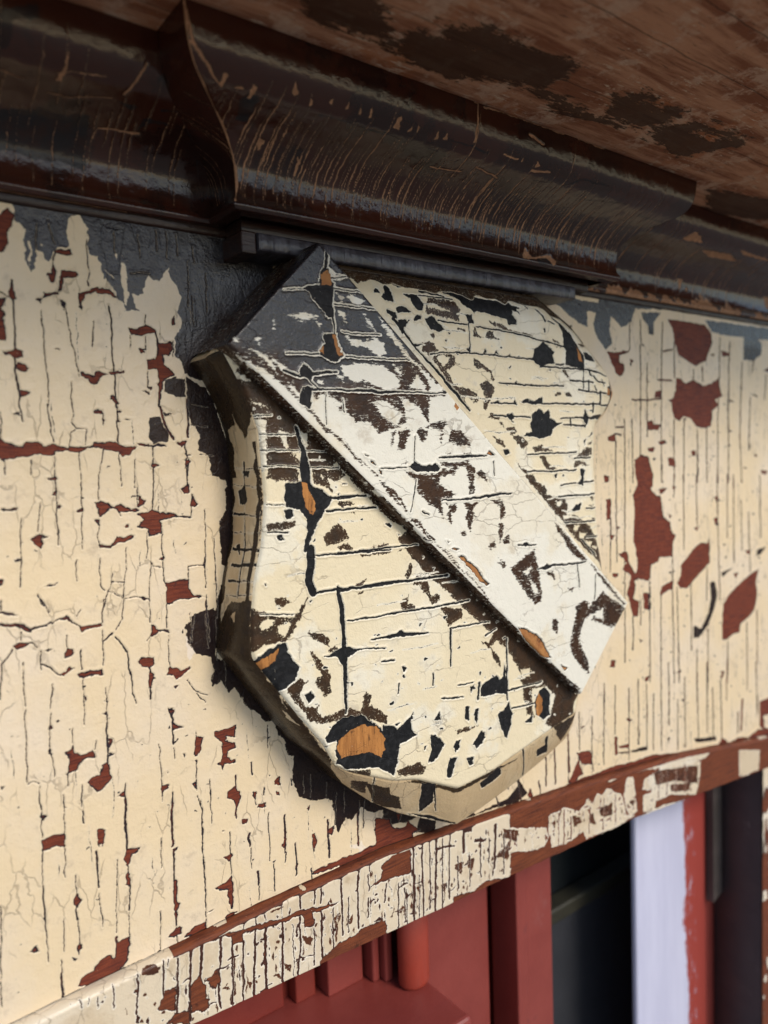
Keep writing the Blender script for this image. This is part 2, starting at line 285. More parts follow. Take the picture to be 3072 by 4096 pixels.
# ================================================================ the frieze board
WALL = '''
@A
c 0 120 60 60 110 110 100 200 50 270 75 350 30 400 0 420 -80 300 -80 150
c 430 395 480 385 560 405 585 450 540 450 480 430 440 430 430 500 442 600 425 660 395 655 370 590 410 590 420 500
c 485 565 600 575 625 610 600 630 540 625 505 635 490 720 470 740 465 650 480 600
c 280 800 330 790 350 740 470 740 470 765 370 770 340 790 325 830
c 480 790 525 830 520 870 500 840
c 620 740 690 730 760 700 830 700 880 730 940 790 900 780 840 750 760 740 690 760 660 800 655 890 635 860 625 790
c 1020 1015 1075 1035 1130 1020 1170 1000 1250 1040 1250 1060 1180 1070 1130 1085 1045 1080
c 1115 1185 1165 1190 1170 1230 1120 1220 ; 1375 950 1400 930 1395 1010 1370 1000
c 1260 1150 1370 1140 1375 1200 1350 1250 1300 1250 1310 1310 1370 1370 1400 1410 1340 1430 1300 1460 1285 1600 1265 1659 1260 1500 1270 1400 1250 1350 1180 1355 1170 1270 1240 1275 1265 1250
t 1310 1450 1400 1420 1475 1440 1480 1580 1420 1580 1310 1540
c 640 1370 710 1400 750 1410 770 1370 830 1385 870 1390 800 1420 775 1480 740 1480 700 1430 645 1410
c 870 1370 990 1375 1000 1390 930 1395 880 1400
c 5 1210 90 1210 120 1180 180 1210 205 1250 120 1260 60 1235
c 125 1290 200 1320 240 1350 210 1375 150 1370 130 1350 ; 150 1510 240 1540 190 1585 155 1580
c 1130 1520 1190 1525 1195 1560 1150 1545 ; 0 780 30 790 20 900 40 1000 45 1130 -60 1100 -60 800 ; 60 740 90 640 110 760 130 790 90 800
c 870 1590 900 1560 960 1640 920 1630 ; 1170 1480 1215 1490 1200 1515
k 14 90 640 80 740 100 800 110 900 120 1050 115 1150 120 1250 125 1400 145 1500 155 1659
k 6 330 880 345 1050 355 1250 365 1350 385 1480 390 1659 ; 5 520 850 535 950 560 1100 590 1200 610 1290 630 1370 635 1420
k 12 870 850 885 950 895 1050 890 1150 905 1300 915 1400 920 1500 920 1659 ; 7 690 310 690 430 700 520 705 600 705 680
k 6 1035 1080 1040 1200 ; 8 1160 930 1165 1000 ; 6 1165 1090 1170 1200 ; 5 1180 1370 1180 1500
k 14 1250 1060 1260 1200 1270 1350 1275 1500 1265 1659 ; 6 1380 1130 1385 1250 ; 3 750 980 740 1180 ; 3 570 1450 575 1659
k 14 700 655 708 690
k 3 440 1190 480 1200 ; 3 0 735 50 775 100 780
t 90 -100 2200 -100 2200 500 1800 1500 1480 1400 1465 1330 1400 1240 1390 1110 1435 1060 1455 980 1420 890 1440 790 1425 720 1370 640 1345 540 1325 575 1300 600 1280 660 1240 640 1180 605 1155 650 1150 740 1100 765 1040 740 1080 830 1120 895 1060 880 1000 900 980 830 930 790 900 700 830 630 815 520 770 450 700 430 695 320 700 230 660 180 640 140 565 130 545 190 530 260 545 330 550 380 450 375 410 420 415 480 390 505 340 430 290 395 290 530 250 575 215 515 195 430 190 300 205 230 160 190 110 160 110 100
x 965 490 1010 560 1020 750 1010 850 985 830 980 700 960 560 ; 225 330 245 330 250 520 235 520 ; 910 430 930 440 925 480 ; 325 345 350 360 330 380
x 830 560 920 635 900 630 850 590 ; 945 420 960 440 990 470 970 460
k 5 905 260 915 420 ; 7 1095 280 1115 460 ; 7 1240 250 1250 400 ; 6 1330 260 1335 480 ; 6 1405 280 1415 440 ; 5 1540 380 1550 500
k 6 1500 500 1510 700 1500 850 ; 6 1530 780 1550 1000 ; 6 1645 600 1650 900 ; 5 385 200 440 350 ; 3 285 200 290 400 ; 4 1040 590 1130 580 1200 590
@B
k 10 150 0 165 100 180 180 ; 7 380 40 400 200 420 330 ; 5 575 0 580 190 ; 6 580 190 610 230 690 240 ; 5 820 100 820 200
k 10 925 0 935 150 940 350 ; 20 1275 60 1300 150 1340 250 1385 310 ; 16 1490 0 1500 150 1500 300 ; 10 0 100 15 190 ; 10 5 200 5 420
k 9 430 460 435 600 445 750 455 900 460 1050 465 1160 ; 4 635 430 640 620 650 800 655 1000 655 1190 ; 4 815 400 810 480 790 600 785 800
k 8 950 420 955 550 965 690 ; 10 1220 370 1220 550 1225 700 1215 880 ; 5 1090 700 1095 850 ; 10 1490 470 1490 650 1510 740
k 4 1640 880 1640 1300 ; 6 1525 860 1530 940 ; 8 40 470 35 600 ; 3 320 820 305 1060 ; 3 165 950 165 1500 ; 4 785 960 785 1160
k 6 1010 1180 1000 1400 985 1600 ; 6 1175 1070 1175 1260 ; 5 1205 1290 1200 1400 1185 1600 ; 8 1295 1080 1300 1300 1310 1450 1330 1480
k 5 1205 1290 1215 1330 1290 1340 ; 7 1500 1330 1625 1320 1635 1250 ; 6 1500 1330 1500 1440 ; 7 900 1390 880 1500 860 1530 830 1659
k 4 890 1455 990 1455 ; 4 870 1530 985 1580 ; 5 980 1590 1100 1580 ; 2 610 1280 610 1450 ; 3 800 1270 800 1480 840 1520 ; 6 1640 1250 1640 1500
k 3 550 380 570 260 600 240 ; 3 680 360 690 240 ; 3 240 480 245 600 ; 4 930 870 970 930 ; 3 1075 480 1075 700 ; 2 300 1560 350 1650
c -60 300 0 310 60 345 140 375 190 370 210 340 290 335 330 350 350 365 400 360 420 340 460 370 540 380 560 370 620 380 700 375 740 370 750 350 830 345 880 335 940 350 960 360 1090 375 1040 430 980 450 940 415 830 400 780 385 700 390 640 420 540 410 440 420 420 445 330 440 240 450 160 465 40 480 30 500 0 470 -60 460
c 1095 345 1220 355 1330 360 1340 375 1110 365 ; 1400 335 1490 330 1480 355 1450 370 1410 350 ; 380 620 440 615 460 635 400 640
c 440 690 440 760 405 760 ; 460 840 510 850 480 870 462 880 ; 600 890 640 860 660 870 650 895 ; 1210 510 1240 500 1270 530 1230 540 1200 530
c 755 820 800 815 870 830 900 855 960 835 1000 850 1040 870 1090 865 1100 890 960 895 930 870 880 865 840 920 795 945 780 890
c 750 960 795 955 785 1010
c 1090 905 1180 900 1220 880 1280 905 1310 890 1400 920 1440 930 1530 925 1530 945 1400 940 1290 960 1290 1075 1200 1090 1170 1040 1100 1020 1150 960
c 1000 1000 1030 990 1030 1020 1005 1025 ; 790 1155 890 1165 940 1095 1075 1090 1060 1110 1000 1130 940 1145 880 1190 795 1180
c 245 1120 300 1080 400 1090 330 1105 350 1140 330 1180 270 1160 ; 0 870 150 850 120 880 40 885 10 885 ; 1100 760 1165 810 1110 860 1095 850
c 1435 715 1490 675 1515 670 1515 745 1470 755 ; 1525 750 1550 800 1585 835 1560 860 1525 860 ; 355 1500 400 1465 465 1460 430 1475 370 1490
c 1325 1460 1400 1450 1500 1435 1510 1500 1560 1560 1630 1575 1540 1590 1450 1590 1340 1640 1330 1600
c 740 80 820 75 815 110 740 100 ; 985 155 1045 155 1020 165 ; 1095 1580 1150 1575 1190 1600 1150 1600 ; -20 1435 35 1440 15 1480 -20 1490
c 110 100 150 90 155 125 ; 930 80 960 90 940 110 ; 935 150 965 170 940 180 ; 1265 1270 1305 1240 1300 1290 ; 805 150 830 150 825 190 ; 1470 480 1515 490 1480 550
c 1475 420 1520 440 1520 450 1490 440 ; 1000 150 1040 160 1010 165 ; 160 1135 185 1145 165 1150 ; 645 780 665 790 650 800 ; 570 190 600 210 590 215
t 1190 150 1270 130 1300 200 1340 260 1340 340 1230 350 1190 300
t 1530 -40 1700 -40 1900 700 1700 600 1659 440 1590 410 1580 260 1540 180 ; 1295 90 1380 110 1310 130
k 4 1530 40 1659 60 ; 4 1520 200 1659 215 ; 4 1600 440 1700 440
@C
k 10 10 0 5 90 ; 10 165 250 165 320 ; 4 330 0 390 90 ; 10 830 0 815 180 ; 7 820 240 825 340 825 520 ; 8 990 0 975 150 925 240
k 12 900 270 830 330 ; 12,12,12,14,14,8,4 925 300 985 360 1020 420 1025 500 1045 600 1065 720 1090 830 ; 12 90 400 40 490 15 520 10 650 0 800
k 5 1190 0 1200 180 ; 8 1335 0 1330 220 ; 5 1345 250 1350 450 1355 540 ; 6 1205 290 1165 330 ; 5 525 290 530 380 ; 10 645 390 650 560
k 8 660 640 665 760 675 900 675 1000 ; 6 845 700 850 850 855 980 ; 14 855 980 860 1200 865 1330 ; 6 320 400 335 560 ; 14 340 515 400 540 440 580 480 600
k 10 415 680 405 860 ; 6 410 900 400 1000 405 1200 420 1280 435 1420 ; 5 205 880 205 1250 215 1400 215 1460 ; 2 185 500 200 850
k 6 580 1030 575 1150 ; 5 765 1130 755 1200 ; 6 545 1400 540 1490 ; 14 1195 550 1210 650 1205 790 ; 12 1350 870 1380 950 1385 1150
k 5 1390 1180 1395 1270 ; 6 1270 1150 1280 1300 1290 1480 1300 1610 ; 6 1570 1280 1570 1500 ; 10 1000 1470 1000 1659 ; 4 315 1490 320 1659
k 7 500 1560 505 1659 ; 4 650 1480 655 1659 ; 14 1375 1540 1375 1659 ; 6 1580 1560 1605 1659 ; 10 1640 0 1655 180 ; 3 220 1470 260 1450 310 1470
k 4 1500 640 1550 720 1659 760 ; 4 1570 740 1640 820 ; 12 1040 560 1050 630 ; 12 1065 740 1075 780 ; 3 640 80 620 130
c -60 90 0 95 90 100 150 130 100 125 0 110 -60 110
c -60 190 0 190 130 180 240 215 330 205 400 180 470 150 530 125 590 170 660 215 760 195 820 180 820 210 740 225 665 260 620 200 540 160 470 160 400 190 330 220 250 240 240 260 180 245 150 210 30 215
c 90 375 170 330 270 345 310 380 240 350 140 410 ; 330 405 390 390 430 395 380 405 ; 525 385 580 390 595 425 540 470 510 470 515 420
c 480 595 540 540 600 550 560 570 500 610 ; 610 585 680 580 820 545 825 600 760 595 670 625 630 620 ; 370 95 410 90 400 110
c 1210 195 1240 210 1270 240 1340 230 1360 260 1290 250 1220 300 1195 295 1215 250 ; 1100 490 1140 460 1235 460 1235 520 1190 550 1130 530
c 1190 560 1235 590 1225 680 1195 720 1190 650 ; 1350 535 1420 540 1460 560 1520 530 1530 545 1480 590 1410 640 1390 605 1330 600
c 1360 870 1390 875 1375 950 1400 990 1470 1010 1400 1040 1385 1050 ; 1565 1095 1630 1095 1600 1150 1605 1210 1565 1250 1550 1200
c 865 1110 905 1110 880 1170 865 1180 ; 860 1225 910 1225 875 1250 ; 690 1470 740 1420 800 1400 820 1320 865 1300 890 1380 885 1440 830 1500 780 1530 740 1500
c 510 1230 560 1200 575 1150 595 1180 590 1220 660 1240 750 1205 770 1260 700 1270 640 1310 625 1350 570 1380 540 1390 550 1250
c 395 1000 425 990 410 1030 390 1030 ; 385 1195 410 1200 425 1230 410 1250 ; 825 805 855 800 860 850 ; 820 910 860 890 850 930 ; 660 770 690 770 680 820
c 1290 1480 1350 1465 1350 1500 1310 1530 1295 1600 ; 945 1570 1000 1520 1000 1580 ; 1540 1470 1575 1460 1575 1520 ; 510 1390 550 1380 545 1400
c 0 1490 30 1490 0 1530 ; 1395 690 1430 685 1415 710 ; 1455 1230 1480 1240 1470 1255 ; 1325 1370 1340 1375 1330 1390 ; 1335 860 1385 860 1370 875 ; 1560 1280 1575 1285 1565 1320
t 1530 130 1580 100 1640 100 1700 60 1750 420 1659 400 1600 380 1570 410 1530 330 1540 200 ; 1480 190 1515 170 1520 300 1485 300 ; 1445 270 1470 215 1465 270
p 1475 300 1520 330 1570 410 1500 490 1490 380
@D
k 5 320 0 330 150 335 300 ; 8 335 400 345 700 ; 14,14,8 345 700 360 950 370 1100 ; 4 370 1100 385 1300 ; 6 505 0 515 270 ; 8 515 380 520 610
k 5 510 950 515 1200 ; 10 660 90 660 190 ; 4 605 590 610 730 ; 14 610 870 625 960 ; 8 625 970 635 1140 ; 14 765 410 790 700 ; 4 790 750 825 1010
k 4 935 480 930 830 930 1060 ; 18 1000 0 1005 200 1015 380 ; 10 1020 550 1035 700 1030 880 ; 4 1035 900 1035 1080 ; 18 1375 20 1380 370
k 14 1390 400 1390 650 ; 30 1400 650 1400 820 ; 26,12 1405 900 1410 1000 ; 8 1410 1010 1415 1150 ; 6 1285 310 1290 540 ; 7 1280 890 1280 1190
k 8 1610 0 1620 400 1645 850 ; 6 485 1270 495 1400 ; 18 495 1380 500 1580 ; 8 0 850 10 1659 ; 20 930 1100 935 1150
c 340 310 400 285 510 265 530 310 515 370 430 380 345 410 ; 320 130 375 130 340 170 ; 500 50 530 65 505 75 ; 775 240 800 225 845 240 830 350 800 345 790 390 780 300
c 590 790 610 730 630 770 660 800 630 850 615 880 590 840 ; 615 1160 635 1140 655 1160 635 1250 ; 240 1215 290 1165 315 1210
c 1015 380 1130 375 1100 410 1050 440 1035 510 1025 560 995 470 1010 430 ; 1005 580 1040 560 1040 700 1005 680 ; 1385 390 1420 385 1395 430
c 1390 800 1440 830 1410 900 1385 880 ; 1335 1090 1390 1030 1440 1000 1465 1010 1450 1060 1390 1100 ; 1180 215 1200 215 1190 222 ; 335 940 355 930 355 960
c 610 1490 650 1420 740 1360 790 1280 860 1245 920 1255 930 1140 1030 1095 1040 1150 1020 1280 970 1340 1010 1330 1060 1300 1150 1280 1130 1310 1000 1370 900 1450 700 1530 690 1500
c 470 1600 500 1570 500 1620 450 1659 ; 1480 1120 1560 1040 1659 1000 1659 1100 1500 1150 ; 1250 1220 1290 1190 1290 1240
@E
k 8 65 50 75 130 ; 6 70 280 75 520 ; 8 90 590 115 700 125 1000 ; 6 130 1050 145 1640 ; 5 180 430 190 780 ; 8 185 520 190 600 ; 8 335 860 340 1040
k 8 345 1070 345 1200 ; 14 380 410 390 740 ; 12 505 300 515 400 ; 18 490 870 495 960 ; 3 500 980 510 1150 ; 16 565 1170 570 1270 ; 6 575 1280 575 1400
k 3 645 700 655 1080 ; 8 690 1110 695 1330 ; 16,16,10 775 720 780 900 780 1020 ; 3 785 1020 785 1100 ; 12 865 940 870 1200 ; 10 610 500 610 560 ; 14 1120 760 1135 1060
k 4 640 0 640 180 ; 8 830 430 835 480 ; 10 990 1150 995 1220 ; 14 1360 700 1365 960 ; 6 540 540 545 640 ; 6 155 1500 200 1475
c 70 90 130 95 105 140 100 190 65 250 50 200 70 170 ; 60 285 75 290 70 310 ; 35 470 75 450 75 520
c 215 60 270 40 390 0 390 100 310 90 300 130 380 150 385 180 320 215 320 260 380 275 380 300 300 310 280 380 270 320 235 315 270 290 275 150 215 90
c 320 540 370 490 420 530 430 580 400 640 385 740 375 620 320 580 ; 435 760 480 750 475 790 440 795 ; 280 1055 345 1020 375 1040 345 1085
c 215 1305 300 1265 345 1210 365 1260 365 1470 345 1480 320 1400 320 1320 240 1325 ; 555 635 620 620 625 660 555 660 ; 510 535 550 535 545 600
c 690 450 730 410 750 480 700 480 ; 700 530 735 540 730 570 705 560 ; 960 670 985 640 980 685 ; 995 870 1020 860 1040 930 1010 1020 1000 960
c 750 975 780 860 790 930 775 990 ; 865 1100 880 1110 870 1170 855 1130 ; 1130 830 1170 800 1165 880 1135 880 ; 0 1659 60 1610 140 1580 140 1659 -40 1700
c 300 1540 350 1490 400 1500 330 1550 ; 640 390 665 400 650 415 ; 265 845 290 845 275 860 ; 1210 1130 1220 1090 1300 1075 1430 985 1500 955 1590 930 1659 830 1800 800 1800 900 1659 950 1500 1030 1350 1100 1210 1160
p 1380 920 1430 990 1380 1050 1360 1060 1380 1000 1290 970 1290 955 1370 960
@S3
t 160 300 100 325 60 400 60 480 110 530 180 540 190 640 185 700 230 670 275 730 305 700 330 740 370 800 420 830 455 880 500 870 525 935 560 980 565 1040 600 1050 600 1170 635 1260 700 1280 760 1270 800 1280 815 1400 830 1450 870 1360 900 1380 950 1310 1000 1340 1060 1330 1060 1380 1100 1400 1180 1390 1300 1330 1300 1100 600 400
x 120 560 150 540 200 620 175 680 130 640 ; 200 500 260 500 240 560 210 545
k 5 150 330 165 500 ; 4 205 340 215 560 ; 4 290 330 300 500 ; 3 690 1150 690 1260 ; 3 655 1150 655 1240 ; 5 820 1240 815 1400 ; 5 940 1280 930 1500 ; 5 965 1280 960 1420
k 5 100 330 70 480 ; 4 770 1190 770 1260
c 1190 1380 1160 1430 1060 1500 960 1540 850 1570 700 1640 700 1659 1000 1560 1150 1480 1250 1430
@L
t 1200 640 1260 640 1320 830 1420 900 1430 1000 1420 1180 1380 1250 1400 1500 1430 1530 1430 1620 1390 1640 1350 1830 1300 2000 1500 2100 1600 1500 1500 900 1300 400 1170 330 1180 500
k 8 1165 750 1190 850 1180 950 ; 6 1350 1350 1360 1600 1370 1850 ; 5 1300 1700 1320 2000 ; 6 1290 1480 1290 1530 ; 5 1200 1820 1210 2000
@F
t -200 100 150 200 340 230 480 250 600 260 580 310 560 380 480 420 440 370 400 330 390 440 410 540 360 600 330 560 280 480 260 400 280 300 210 290 210 420 130 380 -200 100
t 640 300 800 300 770 340 740 380 740 480 700 480 690 400 650 350 ; 1150 360 1750 440 1700 530 1540 510 1380 490 1280 480 1200 450
t 1460 480 1560 500 1610 560 1600 640 1540 690 1460 680 ; 300 150 900 240 900 280 600 270 300 240
c 850 350 1150 400 1200 460 1210 540 1180 620 1160 690 1120 700 1080 730 1000 680 940 640 910 540 890 430
c 920 820 960 830 1000 870 1060 840 1140 890 1200 870 1260 830 1270 900 1290 970 1230 1000 1260 1040 1210 1090 1200 1210 1130 1225 1070 1200 1040 1150 980 1130 950 1170 910 1150 890 1080 890 1020 860 1010 900 980 920 920
c 370 610 430 620 550 605 540 620 470 640 470 700 510 720 510 760 480 820 440 780 400 680 ; 690 1180 730 1160 740 1195 800 1200 780 1240 700 1240
c 780 1340 830 1320 850 1350 790 1360 ; 690 1380 750 1380 740 1420 700 1410 ; 380 1290 440 1270 440 1330 380 1330 ; 1040 1410 1080 1400 1080 1440 1050 1450
c 860 1460 910 1470 920 1540 860 1520 ; 590 1480 640 1440 700 1450 715 1520 740 1600 730 1700 620 1700 590 1580 ; 760 930 800 920 800 980 750 985
c 1280 600 1350 630 1350 650 1290 650 ; 1620 760 1700 730 1700 800 ; 1600 1560 1650 1570 1640 1600 1605 1590 ; 550 670 585 690 560 720 ; 345 1600 390 1610 380 1659 350 1659
c 1190 640 1230 630 1220 655 ; 1345 995 1390 1010 1350 1020 ; 1500 940 1580 970 1570 980 ; 1340 1240 1380 1250 1350 1260 ; 1545 1430 1575 1450 1550 1460 ; 1460 1530 1490 1540 1470 1550
k 5 440 1330 440 1659 ; 8 510 1150 510 1659 ; 4 570 1150 575 1659 ; 6 635 360 640 800 635 1450 ; 3 690 700 690 1300 ; 6 810 380 805 820 805 1659 ; 6 905 540 910 820
k 7 905 1160 905 1659 ; 5 985 1150 985 1659 ; 5 1090 1230 1095 1659 ; 3 1165 1210 1170 1659 ; 7 1270 500 1265 830 1255 1100 1255 1659 ; 7 1350 540 1340 750 1340 1000 1340 1659
k 4 1450 700 1430 1300 1445 1659 ; 5 1515 980 1500 1400 ; 5 1540 690 1530 780 ; 3 550 380 550 600 ; 3 1640 800 1630 1000 ; 4 1060 760 1060 840 ; 4 1130 740 1135 850
k 4 570 1000 700 1000 800 990 ; 5 780 840 890 845 ; 4 820 610 890 600 ; 5 430 1270 480 1280 ; 5 440 1220 500 1215
@G
c 600 -20 730 -20 720 120 760 160 800 170 805 250 820 340 870 370 890 470 920 480 895 560 890 650 790 660 780 690 720 720 715 830 700 850 620 830 590 850 600 920 580 990 630 1010 620 1130 580 1135 560 1060 550 1010 530 950 550 870 560 800 490 750 530 700 460 630 530 610 545 700 600 790 620 740 600 600 580 520 590 300 575 150 610 80
c 365 190 400 190 400 350 365 370 ; 380 480 430 475 410 520 ; 415 780 460 790 455 820 420 820 ; 780 120 850 100 800 160 ; 810 890 890 850 890 910 800 960 790 950
c 1030 640 1060 590 1120 540 1170 550 1190 500 1190 700 1100 800 1030 880 1010 905 960 905 930 870 960 800 960 720
c 1300 1030 1350 950 1430 870 1520 790 1580 750 1560 850 1570 960 1550 1080 1490 1150 1440 1190 1430 1260 1380 1270 1320 1320 1290 1320 1290 1150
t 1190 860 1230 850 1250 960 1220 1080 1180 1200 1100 1300 1060 1310 1060 1200 1120 1230 1180 1100 1200 980 ; 1280 780 1380 740 1330 780 1290 820 ; 1570 600 1640 570 1600 630 1560 650
c 1220 350 1250 340 1250 400 1235 400 ; 1060 430 1100 410 1095 450 ; 1230 170 1260 170 1250 240 ; 410 1480 440 1480 430 1540 390 1540 ; 880 80 920 100 900 130
c 860 310 890 320 870 350 ; 1275 1570 1310 1570 1300 1600 ; 660 940 705 950 705 1080 670 1080 ; 1295 550 1325 555 1300 570 ; 445 410 475 420 455 435 ; 590 260 620 270 600 285
c 630 1310 660 1330 640 1340 ; 920 1580 970 1560 930 1590 ; 950 1440 990 1420 960 1440 ; 790 1385 830 1385 800 1400 ; 1470 600 1515 600 1500 640 ; 1380 790 1420 780 1400 830
k 3 440 0 450 700 ; 6 510 0 515 1500 ; 5 580 1130 580 1400 ; 3 640 1000 640 1200 ; 5 710 860 715 1659 ; 6 800 960 800 1500 ; 6 900 0 905 100 900 180 ; 4 890 450 895 1050 905 1659
k 3 930 900 945 1659 ; 4 980 0 985 600 ; 3 1085 0 1090 400 ; 4 1040 870 1045 1400 ; 3 1090 1400 1090 1659 ; 5 1170 740 1165 1000 ; 3 1175 1230 1180 1659 ; 6 1250 0 1255 400 1275 1000
k 4 1330 0 1330 500 ; 6 1335 1330 1330 1659 ; 4 1440 200 1450 600 ; 5 1500 300 1515 770 ; 6 1490 1180 1490 1600 ; 3 1570 1080 1570 1500 ; 3 1590 0 1600 500 ; 3 400 350 395 780 ; 3 1380 0 1385 700
@H
k 6 55 600 60 950 ; 7 145 400 150 700 ; 6 250 430 250 760 ; 6 250 800 260 870 ; 6 345 170 345 450 345 820 ; 3 435 180 435 570 ; 3 545 200 545 450 ; 5 545 480 545 780
k 3 620 130 620 650 ; 4 685 170 690 700 ; 3 740 250 740 700 ; 5 800 0 805 700 ; 3 860 0 865 500 ; 4 935 300 935 700 ; 5 990 120 995 680 ; 4 1090 0 1100 600 ; 3 1170 0 1170 560
k 3 1215 200 1220 620 ; 5 1280 130 1285 620 ; 4 1330 0 1325 300 ; 8 1415 400 1415 560 ; 14 1450 300 1440 540 ; 6 1490 0 1490 220 ; 3 1560 0 1570 400 ; 5 160 530 185 510
c 530 440 570 460 550 475 520 460 ; 960 290 995 300 970 310 ; 190 730 230 710 250 740 250 800 200 820 180 800 ; 100 870 130 800 140 740 155 830 180 890 120 930 80 960 60 960
c 540 650 550 610 545 680 480 690 460 670 ; 430 590 455 600 455 740 430 740 ; 1590 310 1700 270 1700 400 1620 430 1630 520 1700 540 1700 560 1590 520
t 1060 610 1240 590 1240 620 1080 640 ; 560 700 690 670 690 700 560 720 ; 400 730 550 710 550 730 ; 850 600 870 590 860 650
c 1290 600 1340 640 1250 700 1200 700 1260 650 ; 670 130 720 90 700 140 680 160 ; 1270 110 1310 80 1290 130 ; 930 80 970 60 950 90 ; 950 430 970 425 955 440
q -40 1015 0 1005 70 960 280 890 420 830 600 790 720 740 820 735 1000 710 1190 690 1340 650 1420 600 1500 600 1570 540 1659 530 1800 500 1800 640 1300 720 1100 760 700 840 300 950 0 1080
@S4
c 0 1235 60 1240 110 1330 130 1390 60 1400 0 1380 ; 90 1215 110 1220 100 1260
t 190 1220 260 1230 250 1300 170 1300 ; 360 1240 400 1180 420 1220 560 1150 600 1100 600 1060 640 1130 600 1170 480 1200 330 1260 250 1300
k 5 600 1080 620 1180 ; 5 690 1080 700 1150 ; 5 510 1150 520 1180 ; 6 720 930 720 1100 ; 6 755 900 760 1090 ; 6 810 850 820 1040
c 640 1140 650 1110 665 1140 660 1165 ; 850 960 910 950 915 1010 870 1010 ; 820 1080 850 1000 870 1050 830 1100
'''
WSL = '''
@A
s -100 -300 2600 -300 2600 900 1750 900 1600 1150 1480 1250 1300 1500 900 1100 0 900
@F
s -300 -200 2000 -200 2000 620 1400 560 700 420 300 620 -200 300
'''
BX = np.array([0, .0576, .0929, .1366, .1974, .2927, .4882, .6464, .8316, .95]); BZ = np.array([-.276, -.2725, -.2702, -.2684, -.2651, -.2635, -.2775, -.2932, -.3218, -.342])
def zbot(x): return np.interp(x, BX, BZ)
ZT = 0.1380
xs = [0.035]
while xs[-1] < 0.88: xs.append(xs[-1]+np.interp(xs[-1], [.04, .2, .5, .85], [.00034, .00042, .0008, .0013]))
xs = np.array(xs); nz = 960
tt = np.linspace(0, 1, nz)
Xg, Tg = np.meshgrid(xs, tt, indexing='ij')
zb = zbot(xs)+.0004*vnoise(xs, xs*0, .004, 3)
Zg = ZT+(zb[:, None]-ZT)*Tg
wall = Skin(Xg, Zg, lambda px, py: at(px, py, 0.0)[[0, 2]], warp=.00042, seed=11)
wall.trace(WALL); wall.trace(WSL)  # second trace: areas where the sky reflection is coloured into the topcoat
# bare timber shows wherever a chip is wide enough; hairline damage everywhere else
wall.f['wood'] = np.maximum(wall.f['wood'], wall.f['chip']-.00055-.0004*vnoise(wall.u0, wall.v0, .012, 5))
r = np.random.default_rng(3)
def flecks(sk, n, xr, zr, size, f='chip', asp=1.6):
    for _ in range(n):
        c = np.array([r.uniform(*xr), r.uniform(*zr)]); s_ = size*r.uniform(.4, 1.3)*(1+c[0]*1.2)
        a = np.sort(r.uniform(0, 6.28, 6)); P = c+np.stack([np.cos(a)*s_, np.sin(a)*s_/asp], 1)
        I, d = sk.sd_poly(P, .002); sk.add(f, I, d)
h = wall.relief(.00055, .00014).reshape(Xg.shape)
flecks(wall, 260, (.05, .85), (-.26, .11), .0007)
flecks(wall, 60, (.05, .85), (-.26, .10), .0013); flecks(wall, 500, (.05, .85), (-.26, .11), .0004)
def barbs(sk, xr, zr, n, L):
    for _ in range(n):
        x = r.uniform(*xr); z = r.uniform(*zr); l = L*r.uniform(.3, 1.2)
        P = np.array([[x, z], [x+.0006*r.normal(), z-l*.5], [x+.0008*r.normal(), z-l]]); I, d = sk.sd_line(P, [.00005, .00022+.0005*max(0, x-.35), .00005], .002); sk.add('chip', I, d)
barbs(wall, (.5, .85), (-.28, .1), 150, .05); flecks(wall, 120, (.52, .85), (-.28, .09), .0010); barbs(wall, (.06, .45), (-.26, .1), 60, .022)
und = .0006*vnoise(Xg, Zg, .05, 8)+.00018*vnoise(Xg, Zg, .012, 9)
Y = -h-und
frz = empty('frieze_board', (.4, 0, -.1), 'wide flat wall board in cracked and peeling cream paint behind the carved shield', 'board')
V = np.stack([Xg.ravel(), Y.ravel(), Zg.ravel()], 1)
mesh('painted_face', V, gridq(len(xs), nz, True), M_wall, frz, attrs=wall.attrs)

